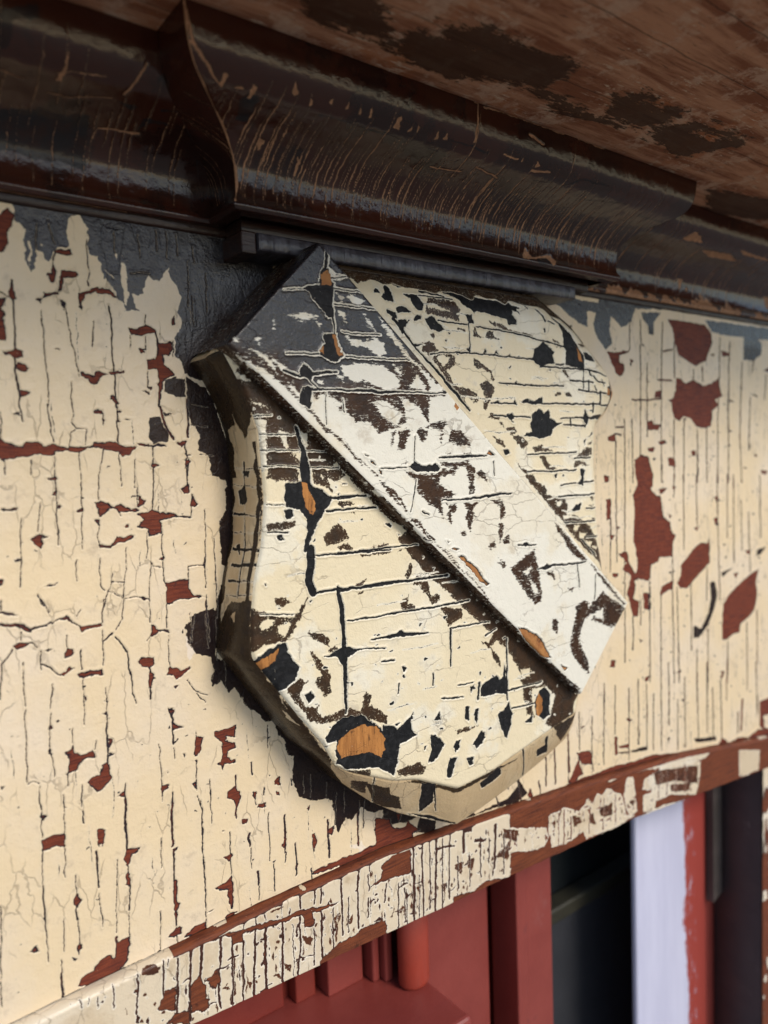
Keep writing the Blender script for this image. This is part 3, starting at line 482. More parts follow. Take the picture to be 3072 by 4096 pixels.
# ================================================================ trim strip under the frieze
TRIM = '''
@N
k 12 20 560 15 940 ; 14 105 470 100 640 100 960 ; 16 180 430 175 560 165 700 ; 14 300 400 300 560 290 700 300 880 ; 12 380 440 385 700 380 850 ; 12 450 440 455 700 450 830
k 14 530 370 530 560 525 800 ; 18 600 320 600 520 610 780 ; 14 710 310 712 560 715 720 ; 12 825 100 830 220 ; 12 825 280 830 500 815 680 ; 10 925 60 925 190 ; 12 970 80 970 180
k 8 925 350 920 600 ; 12 970 240 975 560 ; 8 1050 220 1050 520 ; 12 1100 0 1110 400 ; 12 1210 0 1215 350 ; 8 1150 150 1150 380 ; 8 1280 150 1280 280 ; 10 1400 60 1390 180 ; 8 1480 60 1480 380 ; 8 1280 0 1285 100
k 8 540 250 540 330 ; 8 590 220 600 300 ; 8 460 290 450 360 ; 6 700 180 710 280 ; 6 780 330 790 680 ; 5 1330 0 1330 90 ; 6 1540 120 1540 350 ; 8 1590 0 1590 330 ; 6 1620 0 1620 300
@D
k 14 1100 1390 1100 1659 ; 12 900 1470 910 1659 ; 14 1310 1270 1315 1659 ; 10 1420 1250 1420 1659 ; 12 1520 1160 1520 1659 ; 14 1610 1140 1600 1400 ; 10 640 1590 650 1659 ; 8 710 1570 700 1640 ; 8 780 1560 790 1659 ; 8 1350 1250 1345 1330
q 1270 1660 1320 1530 1410 1490 1415 1680 1270 1680 ; 1530 1480 1590 1400 1650 1500 1659 1680 1530 1680 ; 1070 1540 1100 1500 1105 1560
t 1120 1370 1180 1310 1290 1310 1270 1390 1180 1400
@N
q 100 740 150 700 165 660 195 710 205 800 235 820 230 890 180 900 110 910 95 850 ; 370 400 450 370 450 440 380 460
q 0 500 100 450 200 400 430 370 600 310 700 290 840 230 1000 200 1090 180 1030 215 860 260 720 310 600 350 440 390 200 440 60 500
q 840 260 910 230 925 330 860 345 ; 1110 480 1190 400 1240 350 1300 330 1380 285 1395 420 1200 480 1000 590 960 600 980 550 1080 530 ; 0 920 90 900 100 989 -60 989
q 200 700 280 620 300 700 270 760 ; 590 460 605 450 600 600 585 600 ; 565 770 610 750 600 790
t 380 520 400 560 400 760 380 800 ; 440 580 455 560 460 760 440 740 ; 330 730 380 740 320 750 ; 470 700 520 720 500 760 ; 720 580 770 600 770 640 730 630 ; 840 400 910 410 900 470 840 440 ; 640 670 700 650 700 690
t 790 560 820 560 815 640 ; 1060 280 1080 260 1075 450 1060 440 ; 1130 330 1180 260 1170 330 ; 1420 280 1450 230 1440 280 ; 1500 200 1530 220 1520 280 ; 620 230 700 200 720 215 640 250
@Q
q 800 190 870 130 940 110 940 230 860 250 820 265 740 300 800 250 ; 1140 390 1140 340 1240 310 1300 260 1400 250 1460 110 1520 120 1600 70 1800 20 1800 120 1659 200 1400 290 1150 410 ; 500 650 600 560 820 450 830 520 700 590 520 680
k 10 1060 30 1055 400 ; 8 990 60 1000 430 ; 8 950 80 955 450 ; 6 1125 40 1120 350 ; 12 1190 0 1190 130 ; 6 1270 60 1270 250 ; 10 1340 0 1335 200 ; 6 1380 40 1380 230 ; 6 1030 60 1030 400 ; 6 1090 60 1090 390
k 6 1160 150 1165 300 ; 5 1220 150 1220 290 ; 6 740 150 745 220 ; 8 690 160 690 290 ; 6 880 300 880 470 ; 5 910 300 915 460 ; 5 1310 60 1310 180
t 860 410 900 390 890 420 ; 960 300 985 280 980 330 ; 1080 280 1110 270 1100 330 ; 1200 180 1240 150 1230 220 ; 1340 150 1420 60 1400 160 ; 1140 190 1190 170 1180 240 ; 1370 20 1450 20 1440 80 1380 60 ; 930 330 970 420 950 420
c 1050 110 1150 90 1150 100 1050 120 ; 1240 70 1300 60 1290 80 1240 80 ; 1180 0 1230 0 1230 30 1190 40 ; 640 130 680 120 670 150
@R
q -200 420 0 330 250 240 500 190 700 140 1150 0 1800 -120 1800 200 1500 200 1150 330 900 400 600 540 300 680 0 850 -200 850 -200 700
'''
TRCUT = '''
@R
u 80 480 100 450 150 440 200 410 230 420 290 440 340 390 360 340 390 390 430 310 460 330 500 270 540 290 600 320 620 370 640 470 700 470 560 560 400 620 350 640 330 590 200 680 100 700 80 600
u -200 560 0 560 60 560 80 620 50 690 0 720 -200 740 ; 640 200 690 200 700 300 715 440 670 475 640 430 620 330 ; 770 210 860 150 900 120 1170 70 1170 180 1140 320 1030 320 960 320 850 370 840 430 760 450 760 330 830 300 750 280
u 1450 0 1600 0 1590 140 1480 190 1450 180 ; 500 210 540 190 590 195 520 235 ; 700 150 900 90 1100 30 1250 10 1200 60 900 130
'''
TRMORE = '''
@R
t 250 470 300 480 320 520 260 550 ; 370 470 400 450 420 540 370 520 ; 440 420 480 400 540 380 530 470 450 480 ; 100 520 130 510 120 580 ; 650 370 690 360 690 410
t 830 150 1150 110 1150 240 1000 220 850 250 ; 950 250 1100 230 1090 290 960 300
k 8 190 430 190 680 ; 8 240 480 240 640 ; 6 150 450 150 690 ; 6 380 420 370 600 ; 6 480 350 470 580 ; 6 560 320 560 540 ; 6 870 180 870 350 ; 6 930 150 930 320 ; 5 1000 130 1000 310 ; 5 1060 110 1060 300
'''
TX = np.array([0, .1544, .2149, .2827, .4153, .571, .7806, .95]); TZ = np.array([-.309, -.3144, -.3167, -.3193, -.3245, -.331, -.3506, -.366])
YT = -.0075
xs2 = [0.02]
while xs2[-1] < 0.86: xs2.append(xs2[-1]+np.interp(xs2[-1], [.04, .2, .5, .85], [.0004, .0005, .0009, .0014]))
xs2 = np.array(xs2); nb = 130
ztop = zbot(xs2)-.0006
# rows: ledge (from y=-0.0 to YT), then rounded edge, then face, then lower bevel
prof = [(0.0, 0.0), (.0018, 0.0), (.0036, -.0001), (.0052, -.0003), (.0065, -.0009), (.0073, -.0018), (.0075, -.003)]
rows_y = [-p[0] for p in prof]; face_t = np.linspace(0, 1, nb)[1:]
zbt = np.interp(xs2, TX, TZ)+.0006*vnoise(xs2, xs2*0, .006, 21)
Yr, Zr, Vr = [], [], []
for yy, dz in prof: Yr.append(np.full(xs2.size, yy*-1)); Zr.append(ztop+dz); Vr.append(ztop+.006-yy*.8+dz*.5)
for t in face_t:
    zz = (ztop-.003)+(zbt-(ztop-.003))*t; Yr.append(np.full(xs2.size, YT)); Zr.append(zz); Vr.append(zz)
for dy in (.0012, .003, .012, .03): Yr.append(np.full(xs2.size, YT+dy)); Zr.append(zbt-(.0008 if dy < .002 else .001)); Vr.append(zbt-dy)
Yr = np.stack(Yr, 1); Zr = np.stack(Zr, 1); Vr = np.stack(Vr, 1); X2 = np.repeat(xs2[:, None], Yr.shape[1], 1)
trim = Skin(X2, Vr, lambda px, py: at(px, py, YT)[[0, 2]], warp=.0005, seed=31)
trim.trace(TRIM); trim.trace(TRCUT); trim.trace(TRMORE)
led = np.zeros(X2.shape, bool); led[:, :6] = True
lm = (led.ravel()) & (vnoise(trim.u0, trim.v0, .02, 4)+vnoise(trim.u0, trim.v0, .006, 5)*.5+np.where(trim.u0 < .14, .45, -.35) < .02)
trim.f['chip'][lm] = .002; trim.f['wood'][lm] = .001
lowe = np.zeros(X2.shape, bool); lowe[:, -4:] = True; trim.f['chip'][lowe.ravel()] = .001; trim.f['wood'][lowe.ravel()] = .001
for _ in range(420):
    x = r.uniform(.06, .76); t_ = r.uniform(.1, .95); z = np.interp(x, xs2, ztop)*(1-t_)+np.interp(x, TX, TZ)*t_; l = r.uniform(.0015, .008)
    P = np.array([[x, z], [x+.0003*r.normal(), z-l*.5], [x+.0005*r.normal(), z-l]]); wv = r.uniform(.0003, .0011)
    I, d = trim.sd_line(P, [.0001, wv, .0001], .002); trim.add('top' if r.random() < .6 else 'chip', I, d)
for _ in range(46):
    x = r.uniform(.12, .6); t_ = r.uniform(.15, .9); z = np.interp(x, xs2, ztop)*(1-t_)+np.interp(x, TX, TZ)*t_; l = r.uniform(.003, .009)
    P = np.array([[x, z], [x+l*.5, z+.0006*r.normal()], [x+l, z+.0008*r.normal()]]); I, d = trim.sd_line(P, [.0002, r.uniform(.0003, .0010), .0002], .002); trim.add('chip', I, d)
hh = trim.relief(.00035, .00012).reshape(X2.shape)
barbs(trim, (.14, .62), (-.30, -.28), 60, .014)
flecks(trim, 160, (.06, .62), (-.33, -.27), .0009)
hh[:, :5] *= 0; hh[:, -3:] *= 0
V = np.stack([X2.ravel(), (Yr-hh).ravel(), Zr.ravel()], 1)
tr = empty('lintel_trim', (.4, YT, -.3), 'narrow strip of flaking cream and bare red wood running under the frieze board', 'trim strip')
mesh('flaking_face', V, gridq(len(xs2), Yr.shape[1], True), M_trim, tr, attrs=trim.attrs)
# ================================================================ the carved shield
YF = -.034
FO = [((.1747,.0603),(.1705,.0575)),((.1795,.0522),(.1770,.0500)),((.1869,.0378),(.1845,.0360)),((.1941,.0181),(.1905,.0170)),((.1956,-.0197),(.1930,-.0197)),
      ((.1923,-.0449),(.1895,-.0455)),((.1872,-.0621),(.1845,-.0630)),((.1840,-.0846),(.1805,-.0850)),((.1835,-.1055),(.1777,-.1060)),((.2094,-.1421),(.2035,-.1440)),
      ((.2270,-.1656),(.2205,-.1680)),((.2344,-.1802),(.2353,-.1830)),((.2458,-.1877),(.2480,-.1990)),((.2770,-.2021),(.2700,-.2180)),((.2958,-.2067),(.2906,-.2317)),
      ((.3317,-.2237),(.3412,-.2563)),((.3626,-.2213),(.3700,-.2510)),((.3960,-.2136),(.4000,-.2440)),((.4320,-.2053),(.4320,-.2350)),((.4566,-.2005),(.4622,-.2241)),
      ((.4598,-.1865),(.4720,-.1980)),((.4800,-.1560),(.4840,-.1600)),((.4990,-.1150),(.5020,-.1160)),((.5027,-.0977),(.5045,-.0977)),((.4965,-.0600),(.4985,-.0600)),
      ((.4935,-.0100),(.4955,-.0100)),((.4945,.0204),(.4965,.0204)),((.5120,.0330),(.5140,.0320)),((.5211,.0462),(.5235,.0462)),((.5160,.0580),(.5180,.0600)),
      ((.5064,.0676),(.5080,.0700)),((.4700,.0950),(.4715,.0975)),((.4310,.1137),(.4320,.1160)),((.2564,.1146),(.2564,.1170)),((.2200,.0950),(.2180,.0965))]
FOa = np.array([f[0] for f in FO]); FOm = np.array([f[1] for f in FO])
def resample(Pa, Pm, st):
    A, B = [], []
    for i in range(len(Pa)):
        j = (i+1) % len(Pa); L = np.linalg.norm(Pa[j]-Pa[i]); k = max(2, int(L/st))
        for t in np.arange(k)/k: A.append(Pa[i]*(1-t)+Pa[j]*t); B.append(Pm[i]*(1-t)+Pm[j]*t)
    A, B = np.array(A), np.array(B)
    for _ in range(10):      # soften the corners a little
        A = (np.roll(A, 1, 0)+2*A+np.roll(A, -1, 0))/4; B = (np.roll(B, 1, 0)+2*B+np.roll(B, -1, 0))/4
    return A, B
RA, RM = resample(FOa, FOm, .0008)
def sdf_out(x, z, P):
    d = np.full(x.shape, 1e9); ins = np.zeros(x.shape, bool); bi = np.zeros(x.shape, int); bx = x.copy(); bz = z.copy()
    for k in range(len(P)):
        a = P[k]; b = P[(k+1) % len(P)]; e = b-a; t = np.clip(((x-a[0])*e[0]+(z-a[1])*e[1])/(e@e+1e-14), 0, 1)
        qx = a[0]+t*e[0]; qz = a[1]+t*e[1]; D = (x-qx)**2+(z-qz)**2; m = D < d; d = np.where(m, D, d); bx = np.where(m, qx, bx); bz = np.where(m, qz, bz)
        c = ((a[1] > z) != (b[1] > z))
        with np.errstate(divide='ignore', invalid='ignore'):
            c &= x < (b[0]-a[0])*(z-a[1])/(b[1]-a[1]+1e-30)+a[0]
        ins ^= c
    d = np.sqrt(d); return np.where(ins, d, -d), bx, bz
def edgew(x, z):     # strength of the rounded shoulder: strong at the top and right, slight elsewhere
    return np.clip((x-.40)/.06, 0, 1)*np.clip((z+.17)/.05, 0, 1)+np.clip((z-.085)/.02, 0, 1)*np.clip((.46-x)/.06, 0, 1)
def drop(x, z, d):
    wgt = np.clip(edgew(x, z), 0, 1); dd = np.clip(d, 0, 1)
    return wgt*.0095*np.clip(1-dd/.020, 0, 1)**2+.0012*np.clip(1-dd/.003, 0, 1)**2
SHIELD = '''
@S1
t 400 780 560 800 700 880 760 950 980 1190 900 1240 880 1330 840 1320 820 1230 750 1240 755 1310 650 1310 600 1290 590 1000 520 980 450 850
t 590 1520 700 1515 740 1510 720 1550 600 1560 ; 910 1250 960 1230 1000 1280 940 1310 900 1290 930 1370 880 1330 840 1300 830 1250 ; 880 1590 940 1530 1000 1560 1000 1610 900 1640
x 520 900 600 940 560 910 ; 650 1050 690 1060 700 1130 680 1130 ; 760 1050 800 1070 800 1130 780 1120 ; 720 1160 770 1170 760 1200 ; 870 1270 890 1290 880 1300
c 690 1320 780 1310 830 1330 900 1370 930 1400 890 1460 850 1530 830 1580 800 1600 800 1500 760 1450 690 1440 680 1400
k 14,24,50,50,50,30,20 740 1030 780 1150 785 1240 800 1350 830 1450 820 1560 790 1659 ; 6 560 1155 700 1150 940 1160 ; 6 580 1230 740 1235 960 1240 ; 4 520 975 620 970 ; 4 560 1070 740 1070
k 12 900 1395 1010 1385 1100 1380 ; 10 900 1460 1010 1450 1150 1440 ; 5 590 1430 680 1430 ; 8 600 1570 700 1570 ; 5 980 1325 1000 1325
w 770 1310 800 1320 850 1430 830 1480 800 1450 780 1380
c 680 1460 720 1450 730 1490 690 1500 ; 1200 1530 1220 1520 1225 1545 ; 640 1590 670 1580 680 1610 650 1615
@S3
k 40 690 0 690 80 680 160 700 215 ; 12 700 220 830 200 1000 185 1200 155 1390 130 ; 8 715 30 900 15 1100 0 ; 20,24,20,26,16,10 830 200 850 300 860 450 865 560 870 700 870 830
k 9 880 360 1000 345 1100 325 1300 295 1500 255 ; 4,22,4 1000 460 1150 430 1290 425 ; 7 1400 400 1600 365 ; 8 1405 400 1405 590 ; 8 900 510 1070 500 ; 8 1055 570 1115 562
k 6 430 330 600 330 ; 5 1440 690 1520 675 ; 6 1360 755 1430 755 ; 10 1550 680 1545 760 ; 6 1640 400 1580 440 ; 5 760 545 860 540 ; 6 1140 680 1135 730 ; 6 1315 630 1315 690
c 780 540 860 490 900 500 930 510 870 560 850 590 830 550 ; 1095 440 1150 410 1180 440 1130 450
t 380 300 430 310 520 340 600 350 660 270 680 230 640 340 600 420 560 470 450 480 380 540 330 480 340 350
x 430 390 470 350 510 360 480 400 440 410 ; 520 400 570 360 590 380 560 440 520 430 ; 590 320 610 330 600 345
t 500 250 560 240 590 270 550 290 510 280
c 390 600 420 550 500 490 560 475 575 520 605 570 635 600 615 650 580 690 530 725 480 670 430 650
w 400 600 440 560 530 500 512 560 470 600 415 625
t 560 700 640 650 700 690 745 640 700 560 690 510 740 560 795 640 795 720 740 770 725 830 760 850 860 840 870 870 730 880 690 870 640 810 600 770
x 650 690 700 670 750 720 760 760 720 800 660 800 630 750
c 655 740 690 720 712 750 682 782
t 680 410 780 440 785 490 740 470 690 440 ; 760 850 870 800 945 825 970 720 1000 740 990 790 1040 820 1080 850 1080 890 950 850 870 860 ; 790 490 830 500 810 530 780 510
c 765 965 800 900 860 855 950 840 990 870 1060 925 1060 895 1120 900 1130 920 1205 850 1205 930 1230 945 1150 990 1130 1100 1110 1150 1040 1110 1000 1105 880 1120 830 1090 815 1020 830 970 780 985
w 820 1010 850 960 900 920 960 895 1030 905 1072 960 1070 1020 1050 1060 1000 1030 930 1045 850 1060
t 870 1130 990 1115 1000 1160 880 1160 ; 900 1200 1000 1180 990 1250 920 1220 ; 1430 920 1500 900 1545 890 1500 920 1440 940 ; 1130 1125 1240 1080 1275 1110 1260 1150 1140 1150
c 1300 940 1330 950 1380 990 1340 1050 1290 1090 1310 1000 ; 1320 870 1345 820 1355 870 ; 1380 1160 1400 1060 1435 1060 1405 1160 ; 1490 1060 1515 1060 1500 1105 ; 1200 870 1215 820 1215 860
c 1520 990 1560 920 1580 960 1540 1010 ; 1482 800 1495 800 1495 870 1480 850 ; 1530 810 1545 810 1540 880 1528 870 ; 1420 1010 1440 980 1450 1000 1430 1030 ; 1500 700 1530 690 1510 730 ; 1560 690 1640 640 1700 720 1600 740 1560 750
c 1155 592 1180 600 1168 630 ; 1120 890 1150 880 1130 900 ; 1270 1000 1285 1000 1275 1020 ; 680 260 695 255 690 270 ; 450 170 465 170 460 182
t 1150 265 1190 225 1185 280 1220 280 1220 305 1150 305 ; 1240 160 1290 170 1300 230 1350 260 1310 275 1270 210 ; 1350 290 1470 300 1460 350 1390 385 1380 340 ; 910 190 970 150 960 180 ; 1180 120 1195 70 1210 70 1190 130 ; 920 210 970 205 950 220
t 1600 480 1659 560 1659 600 1620 540 ; 1560 470 1600 470 1640 380 1659 450 1600 500
@T3
k 10 0 760 120 740 280 715 ; 10 0 865 200 850 390 830 ; 20,20,6 0 1310 300 1280 810 1215 ; 20,16,20,10 0 1700 400 1620 780 1580 1120 1535 ; 14,10 0 1650 20 1787
t 0 780 130 780 180 800 130 830 0 830 ; 0 1000 80 1080 110 1150 0 1170 ; 340 1240 570 1200 480 1235 350 1255 ; 690 1560 700 1480 740 1405 770 1420 745 1500 710 1570
t 230 1320 560 1280 500 1315 240 1340 ; 780 1600 920 1600 930 1680 870 1720 880 1640 760 1630 ; 0 1240 60 1200 160 1260 20 1280 ; 170 1630 260 1590 280 1610 200 1640 ; 110 895 180 885 180 905
t 780 1560 800 1520 900 1500 930 1530 860 1545 ; 960 1787 1000 1710 1050 1740 1040 1787 ; 200 1700 280 1700 220 1720 ; 610 1290 650 1270 620 1300
c 510 1010 535 1005 535 1035 515 1035 ; 610 1110 630 1115 620 1130 ; 860 1340 880 1350 865 1365 ; 965 1460 990 1465 975 1485 ; 0 700 20 710 0 730
@S4
t 490 420 560 440 600 480 840 725 832 850 760 905 740 850 700 830 640 800 620 700 605 600 550 520 500 470
x 610 610 660 600 650 640 620 640 ; 660 690 720 680 760 720 740 790 710 850 680 840 660 780
c 672 740 690 700 712 685 735 710 735 800 710 820 678 800
w 678 745 690 710 705 735 705 790 690 810 680 790
c 490 690 540 640 545 580 555 660 552 712 500 712 ; 515 800 545 780 560 745 580 800 555 905 530 860
k 6 555 480 555 740 ; 6 575 775 640 760 700 740 ; 6 560 700 700 660 ; 5 290 732 370 725
c 235 1000 240 890 290 930 250 1000 ; 385 770 397 770 395 830 383 810 ; 418 780 430 780 428 840 418 820 ; 440 880 462 870 452 925 430 920 ; 340 910 360 905 350 950 330 940 ; 640 820 660 800 660 830 630 835
c 100 870 150 810 155 870 175 885 110 920 ; 300 1060 320 990 340 980 325 1050 ; 395 980 412 980 410 1010 398 1015 ; 118 595 135 605 125 625
@T2
c -20 70 60 90 120 110 200 120 330 150 360 130 400 180 480 200 430 230 460 280 380 230 370 270 420 340 425 385 340 385 320 330 200 290 80 250 -20 250
c 600 620 700 555 740 590 800 660 780 690 812 785 740 780 680 812 580 740
c 860 380 920 400 990 460 1050 600 1110 700 1110 840 1010 820 920 790 920 650 900 580 890 460 ; 770 240 850 330 980 430 900 400 780 300 ; 1110 650 1240 690 1260 760 1120 740
c 570 1300 640 1235 700 1290 745 1240 760 1330 830 1380 890 1380 850 1410 790 1450 770 1510 690 1540 600 1530 480 1510 520 1480 580 1480 560 1400
c 310 1300 380 1290 400 1330 370 1350 400 1395 330 1330 ; 460 1170 520 1140 600 1160 680 1125 685 1180 600 1195
c 1090 1330 1115 1230 1150 1320 1260 1300 1400 1280 1380 1335 1150 1345 1130 1430 1060 1420 1130 1400
c 1390 880 1440 890 1500 950 1560 1100 1510 1190 1430 1310 1370 1330 1380 1200 1400 1050 1390 980
w 1440 900 1480 950 1500 1040 1470 1135 1432 1130 1425 1000 ; 1040 600 1080 680 1095 775 1055 740 ; 1350 1010 1388 1040 1385 1100 1355 1090
c 1250 1590 1310 1600 1320 1690 1230 1735 ; 1150 800 1195 915 1162 900 ; 1110 1560 1205 1465 1215 1500 1135 1535 1115 1620 ; 340 830 360 795 360 835 ; 745 850 765 830 770 855 ; 1350 1010 1390 1000 1400 1110 1350 1100
c 80 670 100 620 120 675 ; 190 680 215 640 240 690 ; 330 700 350 680 355 705 ; 690 420 710 410 720 460 700 460 ; 380 990 410 950 430 990 ; 180 1180 235 1155 260 1190 ; 370 1190 400 1150 420 1195
k 10 0 400 200 430 370 460 600 520 900 600 ; 12 0 675 250 700 460 720 600 740 ; 8 240 970 500 1000 900 1005 ; 6 960 950 1200 970 ; 8 1050 1045 1340 1085 ; 10 160 1180 400 1190 ; 12 600 1180 1000 1190 1380 1200
k 8 180 1310 560 1325 ; 6 870 1335 1130 1325 ; 5 660 810 1130 840 1380 900 ; 20 1270 1070 1275 1190 ; 16 1155 960 1155 1040 ; 12 1100 960 1100 1030 ; 20 1200 1190 1200 1270 ; 6 900 1405 1110 1410
k 16 640 220 690 280 710 340 ; 4 1100 850 1100 950 ; 10 1200 900 1250 960 1330 980 ; 8 1290 940 1310 1010 ; 10 1215 1000 1235 1050 ; 8 690 130 740 200 ; 4 820 790 900 790 ; 14 970 1350 975 1420 ; 6 480 110 560 210 ; 4 740 340 820 370
t 130 330 250 370 360 430 580 490 600 510 400 470 240 420 140 360 ; 120 440 170 450 190 500 270 540 150 520 80 520 -20 500 -20 400 30 490 90 520 ; -20 720 80 790 150 850 200 930 180 980 150 880 60 820 20 830 -20 800
t 50 990 110 940 190 1010 180 1100 100 1245 70 1200 100 1130 80 1060 ; 160 1280 240 1330 290 1430 400 1420 420 1470 370 1520 310 1440 260 1400 230 1350 120 1340
t 380 1530 490 1540 545 1600 470 1645 420 1580 ; 180 1520 270 1560 300 1625 220 1600 ; 590 1640 650 1605 790 1670 620 1680 ; 1030 1730 1110 1650 1190 1630 1210 1690 1130 1720 ; 870 800 900 810 945 910 930 920 890 870
t 810 1080 870 1065 880 1095 820 1105 ; 910 1070 960 1060 980 1110 920 1110 ; 880 240 950 240 1080 340 1200 460 1050 420 980 330 ; -20 1090 30 1120 20 1180 -20 1180 ; 1150 1580 1220 1560 1200 1590 1150 1600
t 1060 570 1200 575 1160 610 1080 600 ; 1250 640 1370 760 1330 790 1260 700 ; 1100 430 1200 500 1150 540 1250 560 1330 660 1250 620 1150 560 ; 780 530 840 550 870 610 820 600 ; 960 20 1000 60 880 30
@T1
t -50 -50 230 40 400 80 600 105 1000 200 1659 300 1900 340 1900 370 1659 335 1200 270 900 222 640 180 400 130 340 130 420 210 560 300 480 330 420 260 380 240 200 60
c 720 235 860 250 940 280 965 360 900 370 820 310 ; 730 370 770 335 815 430 825 525 760 525 695 470 740 420 ; 630 400 660 385 692 430 640 435 ; 930 440 1080 450 1130 560 1120 620 1060 625 1000 500
c 850 580 920 568 960 600 1000 635 860 640 ; 870 710 960 725 1000 700 940 780 920 870 880 800 ; 1030 700 1060 668 1110 680 1100 712 1040 722 ; 1140 700 1220 668 1260 720 1345 800 1300 832 1200 810
c 740 600 840 630 855 700 760 650 ; 1280 320 1400 390 1659 450 1659 660 1600 600 1540 560 1470 470 1370 430 ; 1100 390 1250 420 1370 465 1350 475 1230 445 1100 420 ; 1560 660 1620 670 1642 755 1590 755 ; 1010 960 1140 960 1050 985
c 1375 840 1405 850 1390 870 ; 1340 920 1370 915 1360 940 ; 1110 380 1140 390 1120 395 ; 640 235 690 240 680 258 ; 1040 340 1080 345 1060 370 ; 1560 1010 1600 1000 1605 1050 ; 1240 1060 1260 1050 1250 1070
t 1180 490 1330 500 1450 530 1505 600 1490 725 1260 670 1150 640 1160 580 ; 1100 960 1170 930 1240 960 1275 1025 1180 1060 1110 1030 ; 1190 860 1240 840 1245 880 1225 925 ; 1320 1000 1380 995 1370 1030
x 1160 540 1250 560 1400 630 1300 620 1180 590
t 1210 1100 1250 1070 1400 1060 1450 1090 1440 1150 1520 1190 1450 1175 1370 1230 1420 1330 1480 1400 1560 1410 1680 1480 1680 1540 1550 1500 1560 1570 1640 1680 1500 1500 1300 1230
x 1260 1100 1330 1075 1390 1110 1370 1170 1320 1195
t 560 240 700 290 720 300 600 280 ; 1450 790 1560 800 1550 840 1480 820
k 10 1200 1060 1400 1045 1659 1055 ; 6 1280 715 1400 740 1580 760 ; 8 1590 750 1600 900 1605 1040 ; 5 1090 455 1250 475 1440 500
k 30,20,14 820 700 960 880 1080 1040 ; 14,24,30,20 1080 1040 1250 1220 1400 1400 1600 1640
@T4
t 240 -20 340 -20 420 70 360 115 300 60 ; 450 100 540 85 650 135 480 150 ; 520 190 580 190 630 260 695 325 600 330 ; 920 190 1000 100 1080 110 1080 180 900 210 ; 870 300 890 240 1000 250 880 312
t 270 220 340 310 420 340 370 380 460 380 500 450 580 500 600 580 700 620 790 620 812 700 800 780 900 800 960 840 1040 900 1080 980 1160 1140 1200 1230 1260 1330 1290 1480 1150 1280 1000 1150 900 1040 780 880 640 720 500 550 380 400
x 700 650 760 640 740 705 700 695 ; 770 800 860 790 850 832 760 828 ; 880 900 940 890 900 960 870 940 ; 930 960 1000 980 970 1030 930 1020 ; 990 1050 1060 1060 1030 1115 1000 1100 ; 1060 1110 1130 1110 1100 1145
c 848 745 890 690 960 670 942 740 875 752 ; 940 320 988 330 975 492 930 480 908 470 950 430 ; 1170 50 1195 150 1100 202 1130 80 ; 700 370 700 420 670 370 ; 150 130 200 120 230 170 180 180
k 7 400 345 700 345 900 330 ; 6 740 490 900 465 ; 5 400 175 900 150 ; 4 980 455 1180 440 ; 8 1000 725 1140 715 ; 8 780 870 1120 850 ; 6 720 605 1190 570 ; 6 1000 1020 1200 1000 ; 7 880 215 1060 205 ; 14 950 1040 1100 1200
t 1040 600 1110 610 1070 650 ; 1020 690 1120 680 1060 700 ; 1050 820 1130 820 1080 840 ; 980 250 1040 290 960 290
'''
SHIELD += '''
@T3
t 0 430 60 470 130 570 200 640 290 720 390 830 480 920 560 990 640 1030 700 1090 810 1220 900 1280 960 1350 1040 1420 1130 1540 1280 1690 1380 1787 1700 1787 900 900 0 200
x 90 520 120 540 110 580 ; 610 1030 660 1050 640 1070
@S1
t 430 740 560 830 700 950 760 1000 960 1190 1000 1210 1000 1000 500 700
@S4
t 90 60 200 190 330 310 500 470 620 570 700 660 830 760 870 700 500 380 150 0
'''
BANDX = '''
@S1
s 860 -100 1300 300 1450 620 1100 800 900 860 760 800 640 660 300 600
@T3
l 8 60 190 160 300 280 400 400 520 ; 12 430 570 540 690 620 780 700 890 ; 16 740 960 820 1010 880 1100 960 1190 ; 12 990 1200 1090 1290 1180 1400 1290 1520 ; 10 1300 1500 1400 1600 1530 1760
y 6 560 700 640 810 680 870 ; 5 800 1000 860 1080
@S4
l 12 140 20 260 130 360 250 460 340 ; 10 560 430 640 520 760 620 860 690
@S1
t 380 600 440 590 560 670 650 760 740 860 700 840 600 750 480 690 390 640
l 14 740 870 830 960 900 1050 ; 10 900 1040 1000 1130 1080 1220
'''
gx = [.166]
while gx[-1] < .528: gx.append(gx[-1]+np.interp(gx[-1], [.17, .52], [.00036, .0006]))
gx = np.array(gx); gz = np.arange(-.232, .1185, .00042)
GX, GZ = np.meshgrid(gx, gz, indexing='ij')
# coarse outline for distance, fine one for snapping
cP = RA[::6]
dS, _, _ = sdf_out(GX, GZ, cP)
nu, nv = GX.shape; Q = gridq(nu, nv, True)
qc = dS.ravel()[Q].mean(1) > 0; Q = Q[qc]
cnt = np.zeros(nu*nv, int); np.add.at(cnt, Q.ravel(), 1)
bd = np.nonzero((cnt > 0) & (cnt < 4))[0]
bxv = GX.ravel().copy(); bzv = GZ.ravel().copy()
_, sx, sz = sdf_out(bxv[bd], bzv[bd], RA); bxv[bd] = sx; bzv[bd] = sz
used = np.nonzero(cnt)[0]; remap = np.full(nu*nv, -1); remap[used] = np.arange(used.size); Q = remap[Q]
X = bxv[used]; Z = bzv[used]; D = np.clip(dS.ravel()[used], 0, 1); D[np.isin(used, bd)] = 0
field = Skin(X, Z, lambda px, py: at(px, py, YF)[[0, 2]], warp=.00042, seed=51)
field.trace(SHIELD)
te = (D < .0075+.006*vnoise(X, Z, .008, 63)) & (Z > .1); field.f['top'][te] = .002; field.f['chip'][te] = -.004
hf = field.relief(.00055, .00042)
flecks(field, 150, (.19, .5), (-.2, .1), .0007); flecks(field, 60, (.2, .48), (-.2, -.1), .0012)
r2 = np.random.default_rng(9)
